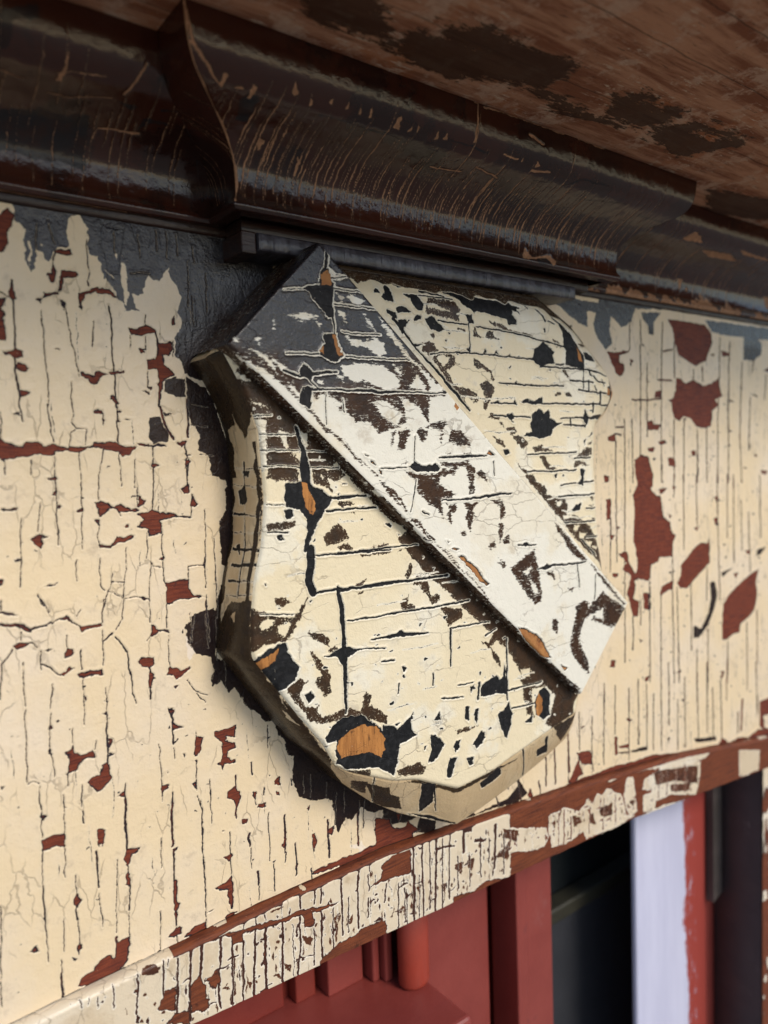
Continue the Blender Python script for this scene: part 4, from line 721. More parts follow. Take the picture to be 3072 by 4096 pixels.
for _ in range(70):      # short horizontal checks along the grain
    x = r2.uniform(.2, .49); z = r2.uniform(-.19, .1); l = r2.uniform(.006, .03)
    P = np.array([[x, z], [x+l*.5, z+.0006*r2.normal()-.01*l], [x+l, z-.02*l]]); I, d = field.sd_line(P, [.00003, .00020, .00003], .002); field.add('chip', I, d)
Yf = YF+drop(X, Z, D)-.0004*vnoise(X, Z, .03, 61)-.00015*vnoise(X, Z, .007, 62)
fin = np.clip(D/.001, 0, 1)
SH = empty('heraldic_shield', (.342, 0, -.06), 'carved wooden shield with a raised diagonal band, its cream paint cracked and chipped', 'shield')
fv = np.stack([X, Yf-hf*fin, Z], 1)
mesh('shield_field', fv, Q, M_shield, SH, attrs=field.attrs)

# sides and bevel of the shield
nA = len(RA)
Ra, Rm = np.vstack([RA, RA[:1]]), np.vstack([RM, RM[:1]])
rowsr = []
Ye = YF+drop(Ra[:, 0], Ra[:, 1], np.zeros(len(Ra)))
n1_, n2_ = 44, 26
arc = np.concatenate([[0], np.cumsum(np.linalg.norm(np.diff(Rm, axis=0), axis=1))])
P3 = []; vv_ = []
out_ = np.roll(Rm, -1, 0)-np.roll(Rm, 1, 0); out_ = np.stack([-out_[:, 1], out_[:, 0]], 1); out_ /= np.linalg.norm(out_, axis=1)[:, None]+1e-9
if ((Rm-Rm.mean(0))*out_).sum() < 0: out_ = -out_
ymid = -.020
Lc = np.sqrt(((Rm-Ra)**2).sum(1)+(ymid-Ye)**2)
for k in range(n1_+1):
    t = k/n1_; bul = .0012*math.sin(math.pi*t)*(1 if t < 1 else 0)
    P3.append(np.stack([Ra[:, 0]*(1-t)+Rm[:, 0]*t+out_[:, 0]*bul, Ye*(1-t)+ymid*t-.0003*math.sin(math.pi*t), Ra[:, 1]*(1-t)+Rm[:, 1]*t+out_[:, 1]*bul], 1)); vv_.append(Lc*t)
for k in range(1, n2_+1):
    t = k/n2_; P3.append(np.stack([Rm[:, 0], np.full(len(Rm), ymid*(1-t)+.002*t), Rm[:, 1]], 1)); vv_.append(Lc+(-ymid+.002)*t)
P3 = np.stack(P3, 1); vv_ = np.stack(vv_, 1); U = np.repeat(arc[:, None], P3.shape[1], 1)
def normals(P):
    a = np.gradient(P, axis=0); b = np.gradient(P, axis=1); n = np.cross(a, b); return n/(np.linalg.norm(n, axis=2)[:, :, None]+1e-12)
def near_mapper(P3, U, V, facing=None, mask=None, lim=45):
    flat = P3.reshape(-1, 3); pp = proj(flat); N = normals(P3).reshape(-1, 3); vis = ((flat-O)*N).sum(1)
    s_ = 1 if facing is None else facing
    ok = np.nonzero((vis*s_ < 0) & (True if mask is None else mask.ravel()))[0]; pp = pp[ok]; uu = np.stack([U.ravel(), V.ravel()], 1)[ok]
    def f(px, py):
        d = ((pp-(px, py))**2).sum(1); i = d.argmin(); f.far = max(f.far, d[i]**.5); return uu[i]
    f.far = 0; f.lim = lim
    return f
Nr = normals(P3); sgn = np.sign((Nr[:, 10, [0, 2]]*out_).sum()); Nr *= sgn
rim = Skin(U, vv_, near_mapper(P3, U, vv_, sgn, (U < 1.05), 120), warp=.0004, seed=71)
RIM = '''
@V
t 395 800 490 735 530 820 548 900 530 950 505 900 470 840 440 800 ; 395 800 440 800 470 880 500 960 500 1060 485 1060 450 920
t 560 1060 568 1200 552 1290 560 1000 ; 455 1370 500 1300 560 1300 545 1420 470 1440
t 455 1425 545 1420 640 1535 720 1640 740 1690 860 1758 700 1720 590 1590
t 860 1740 840 1700 790 1690 800 1740 ; 1190 1560 1240 1530 1235 1560 1210 1600
t 870 1690 900 1690 985 1712 1010 1700 1060 1672 1130 1630 1060 1650 1000 1680 900 1670
x 478 880 500 900 510 960 500 950 ; 440 810 470 830 490 870 470 860 ; 610 1530 640 1560 650 1570 620 1550 ; 655 1560 690 1590 715 1630 690 1610 ; 600 1500 610 1500 620 1530
x 500 1330 510 1320 508 1345
k 2.5 528 1000 530 1080 528 1200 515 1290 ; 2 505 1010 570 1010 ; 2 500 1045 570 1050 ; 2 500 1110 560 1115 ; 2 500 1150 560 1150 ; 2 500 1185 560 1190 ; 2 500 1220 555 1222 ; 2 495 1255 550 1255 ; 2 490 1285 550 1285
c 515 1060 530 1050 535 1085 520 1090 ; 522 1020 540 1015 538 1035 ; 510 1180 520 1170 520 1200
@S3
c 1260 1190 1325 1190 1310 1285 1240 1335 ; 1180 1340 1300 1350 1420 1390 1440 1410 1300 1370
t 1080 1250 1140 1255 1160 1320 1040 1335 990 1290 1060 1290 ; 900 1170 980 1180 970 1240 900 1210
k 6 1325 1190 1330 1330 ; 5 1020 1140 1010 1280
@S4
c 440 1090 520 1015 530 1050 450 1110 ; 680 950 720 925 718 960 682 975
k 6 610 930 625 1060 ; 5 720 900 720 960
t 480 1000 640 880 740 820 700 870 640 920 500 1020
'''
rim.trace(RIM)
# the far, hidden sides simply stay chipped brown
side = (U > 0).ravel() & (P3.reshape(-1, 3)[:, 0] > .47) & (vv_.ravel() > .004)
rim.f['top'][side] = np.maximum(rim.f['top'][side], .002*(vnoise(rim.u0[side], rim.v0[side], .012, 3)+.25))
ur, vr = U.ravel(), vv_.ravel(); zr = P3.reshape(-1, 3)[:, 2]
q = (ur < .036+.016*vnoise(ur, vr, .006, 4)) | ((ur < .07) & (vr > .026+.01*vnoise(ur, vr, .008, 6))) | (zr > .085)
q |= (ur > .05) & (ur < .17) & (((vr < .0042+.003*vnoise(ur, vr, .006, 14)) & (vr > .0016)) | (vr > .0285+.004*vnoise(ur, vr, .007, 15)))
rim.f['top'][q] = .002; rim.f['chip'][q & (rim.f['chip'] > 0)] = -.003
hr = rim.relief(.0004, .0003).reshape(U.shape); hr[:, :2] = 0
P3d = P3+Nr*hr[:, :, None]
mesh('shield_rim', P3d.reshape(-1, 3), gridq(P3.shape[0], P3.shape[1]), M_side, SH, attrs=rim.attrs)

# the diagonal band
YB = -.0430
cP0, cP1, cP2, cP3 = [at(px*1.8517, py*1.8517, YB)[[0, 2]] for px, py in ((690, 523), (490, 745), (1255, 1500), (1357, 1300))]
La = np.linalg.norm(cP2-cP1); Lb = np.linalg.norm(cP1-cP0)
def ext(n, L, lo, hi, ra):      # positions along one direction: drop side, rounded edge, face, rounded edge, drop side
    face = np.linspace(ra, L-ra, n); o = []
    for d in np.linspace(lo, ra, int((lo-ra)/.0006)+2)[:-1]: o.append((-.0002 if d > 0 else 0, d, -(d-0)))
    for a in np.linspace(0, math.pi/2, 7)[1:-1]: o.append((ra-ra*math.cos(a), ra-ra*math.sin(a), None))
    for q in face: o.append((q, 0, None))
    for a in np.linspace(0, math.pi/2, 7)[1:-1][::-1]: o.append((L-(ra-ra*math.cos(a)), ra-ra*math.sin(a), None))
    for d in np.linspace(lo, ra, int((hi-ra)/.0006)+2)[:-1][::-1]: o.append((L+.0002, d*hi/lo if lo else d, None))
    return np.array([(p[0], p[1]) for p in o])
ea = ext(820, La, .044, .044, .0012); eb = ext(190, Lb, .0125, .0125, .0022)
def unroll(e, L):
    p, d = e[:, 0], e[:, 1]; return np.where(p < L/2, p-d*.999, p+d*.999)
ua, ub = unroll(ea, La), unroll(eb, Lb)
A_, B_ = np.meshgrid(ea[:, 0]/La, eb[:, 0]/Lb, indexing='ij')
UA, UB = np.meshgrid(ua/La, ub/Lb, indexing='ij')
DA, DB = np.meshgrid(ea[:, 1], eb[:, 1], indexing='ij')
def bil(a, b):   # b=0 lower-left edge, b=1 upper-right edge
    a = a[..., None]; b = b[..., None]
    return (cP1*(1-a)+cP2*a)*(1-b)+(cP0*(1-a)+cP3*a)*b
XZ = bil(A_, B_); UV = bil(UA, UB)
# gentle waviness of the hand-cut edges
Yb = YB+np.maximum(DA, DB)
B3 = np.stack([XZ[..., 0], Yb, XZ[..., 1]], 2)
band = Skin(UV[..., 0], UV[..., 1], lambda px, py: at(px, py, YB)[[0, 2]], warp=.0004, seed=91)
BAND = '''
@S1
t 860 20 1000 180 1200 420 1350 620 1440 740 1500 830 1500 900 1420 870 1420 1040 1330 1000 1200 1050 1170 1060 1060 960 990 940 930 880 870 860 800 940 760 900 700 840 640 740 590 660 540 640 340 620 300 560
k 6 680 330 800 325 860 310 ; 8 690 655 860 660 ; 12 680 745 760 770 950 750
c 780 830 830 830 812 935 760 905 ; 785 710 835 750 820 790 755 755
x 700 465 780 448 860 465 780 488 ; 840 490 870 500 860 520 ; 600 650 640 690 690 720 680 760 640 710 ; 620 480 630 480 628 530 ; 540 580 560 580 555 610 ; 480 660 540 720 550 745 500 700
x 700 800 740 840 790 870 780 890 720 850 ; 420 570 450 580 440 600
t 940 880 980 900 960 950 930 920
@T1
x 340 890 500 930 650 900 720 950 752 1060 680 1090 560 1000 400 970 ; 290 1180 450 1160 700 1170 860 1300 892 1400 760 1440 560 1350 400 1340 290 1240
x 660 670 720 740 850 900 980 1080 1100 1200 1200 1300 1340 1420 1300 1465 1190 1450 1190 1350 1050 1180 960 1100 850 970 740 820 ; 350 480 430 455 522 520 480 562 390 535
x 252 450 312 470 302 532 265 505 ; 265 620 322 650 345 745 300 712 ; 510 650 580 730 635 835 560 770 ; 990 1390 1060 1280 1160 1400 1150 1445 1000 1400 ; 160 190 250 250 340 270 300 320 190 290 ; 820 1170 900 1240 900 1280 840 1240
x 130 1560 300 1540 335 1620 350 1800 130 1800 ; 250 1270 320 1300 300 1340 240 1300 ; 60 1330 100 1340 90 1370 60 1360
x 600 1560 680 1540 760 1550 830 1600 930 1680 850 1800 700 1700 640 1600 ; 880 1500 960 1530 1080 1600 1190 1800 950 1800 930 1600 ; 1190 1500 1440 1490 1600 1650 1660 1800 1350 1800 1200 1600 ; -200 1500 10 1480 120 1550 130 1800 -200 1800
c 60 260 100 180 125 185 160 190 182 290 212 340 217 420 200 500 212 640 218 685 150 692 100 620 40 550 0 500 -60 420 -100 380 0 370 72 350
w 80 250 155 200 190 300 192 360 80 360
c 120 860 180 850 240 860 252 940 312 1080 250 1145 180 1140 80 1080 70 1030 130 960 112 900
w 200 860 245 870 255 950 318 1075 280 1080 225 960 ; 70 1030 120 980 110 1060
k 30 150 -20 140 90 135 180 ; 12 220 550 400 575 650 605 ; 12 290 830 400 855 680 870 ; 12 -250 1060 60 1060 ; 14 330 1085 600 1110 980 1125 ; 10 -100 1250 230 1245 ; 14 200 680 215 770 215 860 ; 5 220 400 540 430
k 30,14,30,40,16,10 10 1430 130 1425 600 1440 680 1460 900 1450 1350 1465 ; 14 -100 1180 -20 1340 60 1430 ; 4 130 1450 140 1787 ; 4 300 1520 320 1650 ; 6 170 290 400 270
c 1440 1580 1460 1560 1490 1600 1470 1640 ; 1320 1440 1370 1430 1380 1460 1330 1465
w 1440 1580 1460 1560 1490 1600 1470 1640
t 250 1600 300 1570 300 1630 260 1640 ; 340 1540 420 1500 560 1600 540 1780 500 1740 440 1770 400 1700 340 1660
@T3
t 540 210 560 60 588 40 570 190 ; 610 240 620 60 700 40 760 60 700 150 690 250 650 255 ; 800 60 850 25 910 60 915 110 870 172 830 120 ; 930 -30 1125 -30 1060 52 960 42 ; 1130 180 1150 60 1250 50 1345 180 1345 212 1240 212
t 1040 90 1066 90 1060 212 ; 330 -20 400 -20 455 70 400 60 ; 1530 1250 1600 1175 1612 1240 1560 1272 ; 1560 770 1680 770 1680 830 1600 800 ; 1410 500 1460 450 1510 520 1530 595 1490 562 ; 1250 1100 1310 1085 1312 1130 1260 1130 ; 650 390 722 370 700 412
t 670 480 780 480 830 500 960 500 1100 450 1170 430 1060 420 1040 380 1180 380 1280 370 1340 380 1400 440 1390 580 1400 700 1340 712 1340 580 1310 430 1220 420 1190 510 1050 520 1030 600 1120 660 1210 712 1050 772 1060 840 1080 950 1000 860 900 790 860 740 800 670 790 550
t 1100 800 1220 820 1210 870 1160 900 1160 1020 1110 920 1150 860 ; 1280 800 1425 790 1370 880 1430 965 1380 930 1350 1080 1300 950 1320 870 ; 1100 290 1160 280 1140 300 ; 1280 290 1360 290 1340 305
t 70 160 140 240 110 220 ; 430 580 600 680 700 850 690 880 600 790 500 670 ; 740 950 850 990 900 1090 860 1080 780 1010 ; 900 1090 980 1150 1000 1200 940 1150 ; 1090 1250 1240 1430 1200 1400 ; 1640 1360 1700 1400 1700 1440
q 260 292 312 310 302 332 ; 320 358 372 372 392 412 350 392 ; 412 450 452 480 462 522 432 502 ; 1160 1270 1190 1243 1237 1270 1200 1284 ; 1112 1185 1140 1190 1130 1205
q 1230 1330 1280 1338 1350 1410 1420 1460 1470 1530 1542 1622 1520 1642 1450 1600 1380 1500 1300 1420
q 1515 300 1540 258 1605 312 ; 1180 315 1250 318 1220 332
k 10 790 120 780 300 780 380 ; 7 440 450 700 435 ; 6,20,30,8 1030 340 1200 320 1280 325 1520 315 ; 8 800 560 770 750 740 890 ; 8,20,24,20 1060 770 1300 760 1440 740 1659 705 ; 3 1590 370 1600 520 ; 3 860 880 930 920
c 720 430 780 378 850 415 960 415 1000 393 1052 440 1010 472 800 472
@T4
t 230 1340 310 1280 400 1190 480 1140 500 1250 522 1330 520 1480 552 1560 542 1680 480 1700 420 1640 330 1500 260 1400
x 360 1430 450 1440 480 1560 440 1560 ; 310 1310 370 1340 350 1380
t 20 640 100 630 172 700 172 800 130 840 120 700 ; 110 880 152 880 152 1000 120 1070 110 1000 ; 150 1040 210 990 222 1090 170 1092 ; 20 1080 72 1050 60 1132 10 1122 ; 100 1270 182 1300 160 1342 ; 600 1380 662 1370 682 1462
t 680 860 740 930 850 1050 960 1190 1030 1275 960 1260 840 1160 760 1020 700 940 ; 900 1780 900 1720 990 1660 1032 1690 1000 1790 ; 1100 1700 1200 1600 1380 1720 1420 1800 1150 1800
t 1030 1270 1200 1450 1400 1700 1380 1700 1180 1480
k 14,20,6 0 610 120 580 240 575 ; 6 310 1100 490 1100 ; 14,20,16,6 510 1340 620 1310 900 1285 1000 1270 ; 10,4 910 1290 935 1530 ; 6 1100 1400 1090 1650
c 340 1095 390 1073 430 1100 380 1117 ; 550 1340 600 1285 650 1320 600 1350
@S4
t 820 510 850 340 890 320 900 350 960 280 1050 370 1040 430 990 430 920 400 870 440 860 490 900 580 900 630 860 590 830 540
x 880 400 900 380 960 350 960 400 920 380 900 440 870 520 860 480
t 570 190 620 140 680 130 690 220 702 290 680 332 650 310 610 230
x 620 195 660 175 640 215 ; 650 230 675 250 690 290 670 290
q 600 428 640 440 700 480 742 562 700 562 640 500 ; 780 590 812 600 800 618
t 810 270 840 265 830 280 ; 745 400 770 395 770 460 745 440
'''
band.trace(BAND); band.trace(BANDX)  # includes the painted sky reflection on the band's upper end
sd = (np.maximum(DA, DB) > .0026).ravel()
rr = ((UB > 1.0) & (vnoise(UV[..., 0], UV[..., 1], .009, 46)+.5*vnoise(UV[..., 0], UV[..., 1], .003, 47) > -.22)).ravel(); band.f['top'][rr] = .002
rr = ((UB > .988) & (UB <= 1.0) & (vnoise(UV[..., 0], UV[..., 1], .012, 48)+.5*vnoise(UV[..., 0], UV[..., 1], .003, 49) > .05)).ravel(); band.f['top'][rr] = .001
rr = ((UB < 0.014) & (vnoise(UV[..., 0], UV[..., 1], .012, 56)+.6*vnoise(UV[..., 0], UV[..., 1], .003, 57) > -.20+8*UB)).ravel(); band.f['top'][rr] = .002
nzs = vnoise(band.u0, band.v0, .007, 44)*.6+vnoise(band.u0, band.v0, .02, 45)
tx = np.maximum(DA, DB).ravel()
band.f['chip'][sd] = np.where(tx[sd] > .0045, -.004, band.f['chip'][sd])
band.f['top'][sd] = np.where(nzs[sd] > -.9, .003, -.001)
band.f['pale'][sd] = -.01
hb = band.relief(.00055, .00042).reshape(DA.shape)*np.clip(1-np.maximum(DA, DB)/.002, 0, 1)
B3[..., 1] -= hb+.0003*vnoise(XZ[..., 0], XZ[..., 1], .02, 96)
mesh('diagonal_band', B3.reshape(-1, 3), gridq(*DA.shape), M_band, SH, attrs=band.attrs)
# ================================================================ cornice with its central breakfront
PE = np.array([-.006, .0012, .0030, .0030, .0006, .0003, .0012, .004, .0095, .017, .0255, .034, .0385, .0412, .0428, .0435])
PZ = np.array([.1330, .1330, .1342, .1372, .1395, .147, .156, .1615, .1665, .171, .175, .179, .183, .188, .195, .2045])
tk = np.concatenate([[0], np.cumsum(np.hypot(np.diff(PE), np.diff(PZ)))])
def prof_at(s): return np.interp(s, tk, PE), np.interp(s, tk, PZ)
sp = np.linspace(0, tk[-1], 210); pe, pz = prof_at(sp)
k_ = np.ones(9)/9
def smooth(a): b = np.convolve(np.pad(a, 4, 'edge'), k_, 'valid'); b[:18] = a[:18]; b[-3:] = a[-3:]; return b
pe, pz = smooth(smooth(pe)), smooth(smooth(pz))
Y0, Y1, XA, XB = -.004, -.035, .1865, .512
CO = empty('cornice', (.35, 0, .13), 'dark brown crackled cornice moulding with a projecting centre above the shield', 'cornice')
rc = np.random.default_rng(12)
DARK = '''
@K1
t -40 470 170 470 300 500 330 490 390 500 370 740 250 700 150 690 60 650 -40 640 ; -40 30 170 20 160 80 60 80 40 200 -40 230 ; 510 440 600 465 570 480 ; 1020 520 1040 430 1090 400 1130 420 1060 530
t 600 560 620 510 690 520 730 545 650 530
c 245 350 270 290 300 205 295 260 270 345 ; 1260 400 1275 350 1290 400 1275 415 ; 945 370 970 315 985 320 960 370 ; 1070 430 1095 360 1110 380 1080 430 ; 1330 460 1350 400 1345 450 ; 1000 380 1040 375 1050 390 ; 1105 650 1125 600 1145 610 1120 650
c 1265 760 1290 675 1295 700 1275 760 ; 1590 510 1610 460 1605 510 ; 945 545 960 530 975 560 ; 1425 440 1445 425 1440 460 ; 1490 470 1510 420 1500 470 ; 1545 490 1565 450 1555 495
k 3 540 410 600 330 640 270 ; 3 250 320 300 310 460 330 ; 2 200 400 300 420 480 420 ; 3 0 300 100 340
k 4 395 600 420 550 600 580 ; 6 790 -20 830 180 880 260 960 380
l 7 590 560 640 510 720 540 ; 6 850 700 880 870 ; 6 1380 500 1450 510 1530 540 1659 580 ; 5 700 480 760 480 800 500 850 600
@K2
c 40 550 60 510 75 505 65 560 ; 105 570 125 540 120 570 ; 130 590 155 535 158 550 ; 215 605 235 565 235 600 ; 255 600 275 570 275 600 ; 590 700 605 680 600 705 ; 655 720 665 695 680 720 ; 1290 1030 1350 1000 1380 1050 1310 1040 ; 1370 1080 1500 1100 1520 1130 1400 1110 ; 1540 1080 1659 1120 1659 1130 1550 1100
k 3 430 460 500 480 580 500 700 550 780 570 ; 3 630 580 690 625 ; 3 840 595 950 640 ; 3 1100 710 1300 755 1400 790 ; 3 520 670 580 690 ; 3 640 740 720 745 ; 3 400 725 490 770 ; 3 200 720 330 740
l 7 0 570 70 600 ; 6 190 640 230 655 ; 8 290 605 380 630 450 665 ; 7 780 800 860 775 940 795 970 805 ; 5 850 860 950 870 1050 880 ; 5 1100 930 1200 960 ; 6 650 780 720 790
c 600 1110 610 1070 640 1110 720 1100 745 1130 735 1150 700 1115 650 1115 620 1120
t 655 1120 700 1110 730 1135 680 1145
@K4
k 3 -20 420 10 380 15 230 ; 4,3 30 525 90 420 80 230 ; 4,3 85 540 145 400 120 240 ; 4,3 150 550 195 380 165 250 ; 4 170 570 230 400 220 280 ; 4 250 590 310 450 290 310 ; 4 290 590 345 420 325 320 ; 3 350 560 388 420 365 340 ; 3 420 600 440 420 430 400
'''
def run(name, y0, xa, xb, fl, fr, kind, seed):
    """one straight length; fl/fr = +1 mitre opens outward, -1 inward, 0 square"""
    nx = max(8, int((xb-xa)/.0006)); T = np.linspace(0, 1, nx)
    XL = xa-fl*pe; XR = xb+fr*pe
    X = XL[None, :]*(1-T[:, None])+XR[None, :]*T[:, None]
    if kind == 'x': P = np.stack([X, np.repeat((y0-pe)[None, :], nx, 0), np.repeat(pz[None, :], nx, 0)], 2); uu = X
    S = np.repeat(sp[None, :], nx, 0)
    return finish(name, P, uu, S, seed)
def finish(name, P, U, S, seed, extra=None):
    N = normals(P); c = (N*(np.array([0, -1, -.3]))).sum()
    if name == 'breakfront_return': pass
    view = ((P-O)*N).sum(2); sg = -np.sign(np.median(view)); N *= sg
    sk = Skin(U, S, near_mapper(P, U, S, sg), warp=.0004, seed=seed)
    return P, N, U, S, sk
def cracks(sk, u0, u1, n, slant=.10, full=.6, w=.00026):
    us = np.linspace(u0, u1, n)+rc.normal(0, (u1-u0)/n*.28, n)
    for u in us:
        a = rc.uniform(.012, .03) if rc.random() < full else rc.uniform(.03, .06); b = a+rc.uniform(.02, .055)
        ss = np.linspace(a, min(b, tk[-1]-.004), 9)
        uu = u+slant*(ss-.04)*np.where(ss < .04, 1, .25)+np.cumsum(rc.normal(0, .00016, 9))
        wd = w*rc.uniform(.35, 1.5)*np.concatenate([[.25, .7, 1, 1.2], rc.uniform(.5, 1.5, 2), [.9, .5, .2]])
        I, d = sk.sd_line(np.stack([uu, ss], 1), list(np.maximum(wd, .00012)), .002); sk.add('chip', I, d)
def emit(name, P, N, U, sk, mat=None, flip=False):
    h = -.00025*np.clip((sk.f['chip'].reshape(U.shape)+.0003)/.0005, 0, 1)+.00012*vnoise(U, sk.v0.reshape(U.shape), .004, 77)+.0003*vnoise(U, sk.v0.reshape(U.shape), .02, 78)
    # alligator ridges: shallow steps between the checks
    V = P+N*h[:, :, None]
    return mesh(name, V.reshape(-1, 3), gridq(P.shape[0], P.shape[1], flip), mat or M_cornice, CO, attrs=sk.attrs)
# left length
P, N, U, S, sk = run('left', Y0, -.06, XA, 0, -1, 'x', 101)
sk.trace(DARK); cracks(sk, -.02, XA-.02, 44, .06, .6, .00013); 
nl = vnoise(sk.u0, sk.v0, .012, 8)*.004+vnoise(sk.u0, sk.v0, .003, 9)*.002
sk.f['chip'] = np.maximum(sk.f['chip'], np.where(sk.u0 < .14, .0030-sk.v0*.5+nl, -.01)*.6+np.where(sk.v0 < .006, 0, -.01))
emit('moulding_length', P, N, U, sk)
# left return of the breakfront
def ret(xc, sgnx, seed):
    ny = 70; T = np.linspace(0, 1, ny)
    yA = Y0-pe; yB = Y1-pe; Yv = yA[None, :]*(1-T[:, None])+yB[None, :]*T[:, None]
    P = np.stack([np.repeat((xc+sgnx*pe)[None, :], ny, 0), Yv, np.repeat(pz[None, :], ny, 0)], 2)
    return finish('breakfront_return', P, -Yv*sgnx, np.repeat(sp[None, :], ny, 0), seed)
P, N, U, S, sk = ret(XA, -1, 111)
for i in range(16):
    u = rc.uniform(U.min(), U.max()); ss = np.linspace(rc.uniform(.01, .03), rc.uniform(.045, .08), 7)
    I, d = sk.sd_line(np.stack([u+.25*(ss-.04)+np.cumsum(rc.normal(0, .0002, 7)), ss], 1), [.00016]*7, .002); sk.add('chip', I, d)
I = np.nonzero(sk.u0 > (-Y0+0)*-1*-1*0+U.max()-.0012-.0010*vnoise(sk.v0, sk.v0, .004, 3))[0]
emit('breakfront_return', P, N, U, sk)
# centre
P, N, U, S, sk = run('centre', Y1, XA, XB, 1, 1, 'x', 121)
sk.trace(DARK); cracks(sk, XA-.02, XB+.02, 90, .16, .85, .00028); cracks(sk, XA, XB, 110, .15, 1, .00015)
eL = (U-(XA-np.repeat(pe[None, :], U.shape[0], 0))).ravel()     # worn arris at the left mitre
w1 = .0011+.0022*vnoise(sk.v0, sk.v0*0, .006, 5)
sk.f['chip'] = np.maximum(sk.f['chip'], np.clip(w1-eL, -.02, .002)*np.where(sk.v0 > .012, 1, 0)-np.where(sk.v0 > .012, 0, .01))
emit('moulding_length', P, N, U, sk)
P, N, U, S, sk = ret(XB, 1, 131); emit('breakfront_return', P, N, U, sk)
# right length
P, N, U, S, sk = run('right', Y0, XB, 1.0, -1, 0, 'x', 141)
sk.trace(DARK); cracks(sk, XB, .95, 60, .08, .6, .0003)
nl = vnoise(sk.u0, sk.v0, .010, 18)*.012+vnoise(sk.u0, sk.v0, .0035, 19)*.006
sk.f['chip'] = np.maximum(sk.f['chip'], np.clip(np.where(sk.v0 > .006, .0035-(sk.v0-.010)*.6+nl-.002, -.003)*.5, -.02, .003))
I = np.nonzero((sk.v0 > .018) & (sk.v0 < .034))[0]; q = vnoise(sk.u0[I], sk.v0[I]*1.0, .006, 20)+vnoise(sk.u0[I], sk.v0[I], .018, 22)*1.2-.42
sk.f['chip'][I] = np.maximum(sk.f['chip'][I], q*.004)
emit('moulding_length', P, N, U, sk)

# fascia strip and recess below the breakfront
s = NT('glossy_dark_fascia_paint'); g = s.noise(1, 3, .5, s.scaled((160, 20, 6)))
s.out(s.mix(s.ramp(g, .45, .6), (.050, .046, .056), (.022, .018, .022)), s.math('MULTIPLY_ADD', s.noise(200, 3), .2, .22), s.bump(s.math('ADD', s.ramp(g, .3, .45), s.noise(300, 3)), .0005, .8))
M_fascia = s.m
s = NT('dark_brown_lacquer'); g = s.noise(1, 4, .6, s.scaled((40, 200, 300)))
s.out(s.mix(s.ramp(g, .4, .65), (.030, .013, .009), (.016, .009, .008)), .34, s.bump(g, .0005, .8), .35)
M_dark = s.m
def grid_box(name, x0, x1, y0, y1, z0, z1, mat, par, nx=300):
    """strip with slightly wandering edges"""
    xs_ = np.linspace(x0, x1, nx); w_ = .0004*vnoise(xs_, xs_*0, .01, 5)+.0002*vnoise(xs_, xs_*0, .002, 6)
    r_ = .0012; loop = [(y1, z0), (y0+r_, z0), (y0+r_*.3, z0+r_*.3), (y0, z0+r_), (y0, (z0+z1)/2), (y0, z1-r_), (y0+r_*.3, z1-r_*.3), (y0+r_, z1), (y1, z1)]
    P = np.stack([np.stack([xs_, yy+w_, zz+w_*.7], 1) for yy, zz in loop], 1)
    V = P.reshape(-1, 3); Qs = [gridq(nx, len(loop))]
    n = len(loop); o = mesh(name, V, Qs[0], mat, par)
    import bmesh
    bm = bmesh.new(); bm.from_mesh(o.data); bm.verts.ensure_lookup_table()
    bm.faces.new([bm.verts[i] for i in range(n)]); bm.faces.new([bm.verts[(nx-1)*n+i] for i in range(n)][::-1])
    bmesh.ops.recalc_face_normals(bm, faces=bm.faces); bm.to_mesh(o.data); bm.free(); return o
grid_box('fascia_strip', .2035, .474, -.026, .002, .1172, .1268, M_fascia, CO)
grid_box('recess_strip', .196, .497, -.0205, .002, .1262, .1345, M_dark, CO)
grid_box('bed_strip', -.06, .20, -.0022, .003, .1285, .1350, M_dark, CO)
grid_box('bed_strip', .498, 1.0, -.0022, .003, .1285, .1350, M_dark, CO)
box('fascia_end_block', .194, .2034, -.024, .0015, .1150, .1275, M_dark, CO, .0012)

# ================================================================ porch ceiling board
SOF = '''
@K4
t 230 110 330 100 480 110 600 170 720 220 850 270 830 320 720 370 480 340 300 330 0 170 -300 60 -300 -100 0 -40 100 160
t 1000 400 1150 390 1300 450 1285 500 1100 540 960 490 ; 1180 540 1300 520 1400 510 1540 560 1590 600 1400 640 1280 660 1170 590 ; 1400 800 1659 830 1900 850 1900 950 1400 900 ; 640 380 720 375 900 470 1050 540 800 480
x 1350 550 1400 545 1480 590 1430 590 ; 1140 420 1240 440 1220 465 1160 450 ; 220 130 460 215 300 160
'''
sx = np.arange(-.1, 1.05, .0013); sy = np.arange(-.232, .03, .0011)
SX, SY = np.meshgrid(sx, sy, indexing='ij')
so = Skin(SX, SY, lambda px, py: atz(px, py, .2047)[:2], warp=.0012, seed=151); so.trace(SOF)
zz = .2047+.0006*vnoise(SX, SY, .03, 5)+.0005*vnoise(SX*.3, SY, .006, 6)-.0006*np.clip(so.f['top'].reshape(SX.shape)/.002, 0, 1)
s = NT('weathered_ceiling_board'); A = s.attr
g = s.noise(1, 5, .7, s.scaled((7, 70, 40))); g2 = s.noise(1, 4, .7, s.scaled((60, 420, 60)))
c = s.mix(s.ramp(g, .40, .60), (.21, .075, .038), (.44, .22, .13))
c = s.mix(s.math('MULTIPLY', s.ramp(s.noise(30, 5, .75), .50, .62), .8), c, (.48, .31, .22))
c = s.mix(s.ramp(s.noise(16, 4, .6), .55, .66, 0, .7), c, (.34, .11, .04))
c = s.mix(s.ramp(g2, .60, .68, 0, .6), c, (.03, .018, .014))
c = s.mix(s.ramp(s.noise(75, 6, .8), .66, .70, 0, .8), c, (.36, .24, .14))
sep = s.n('ShaderNodeSeparateXYZ'); s.put(sep.inputs[0], s.co)
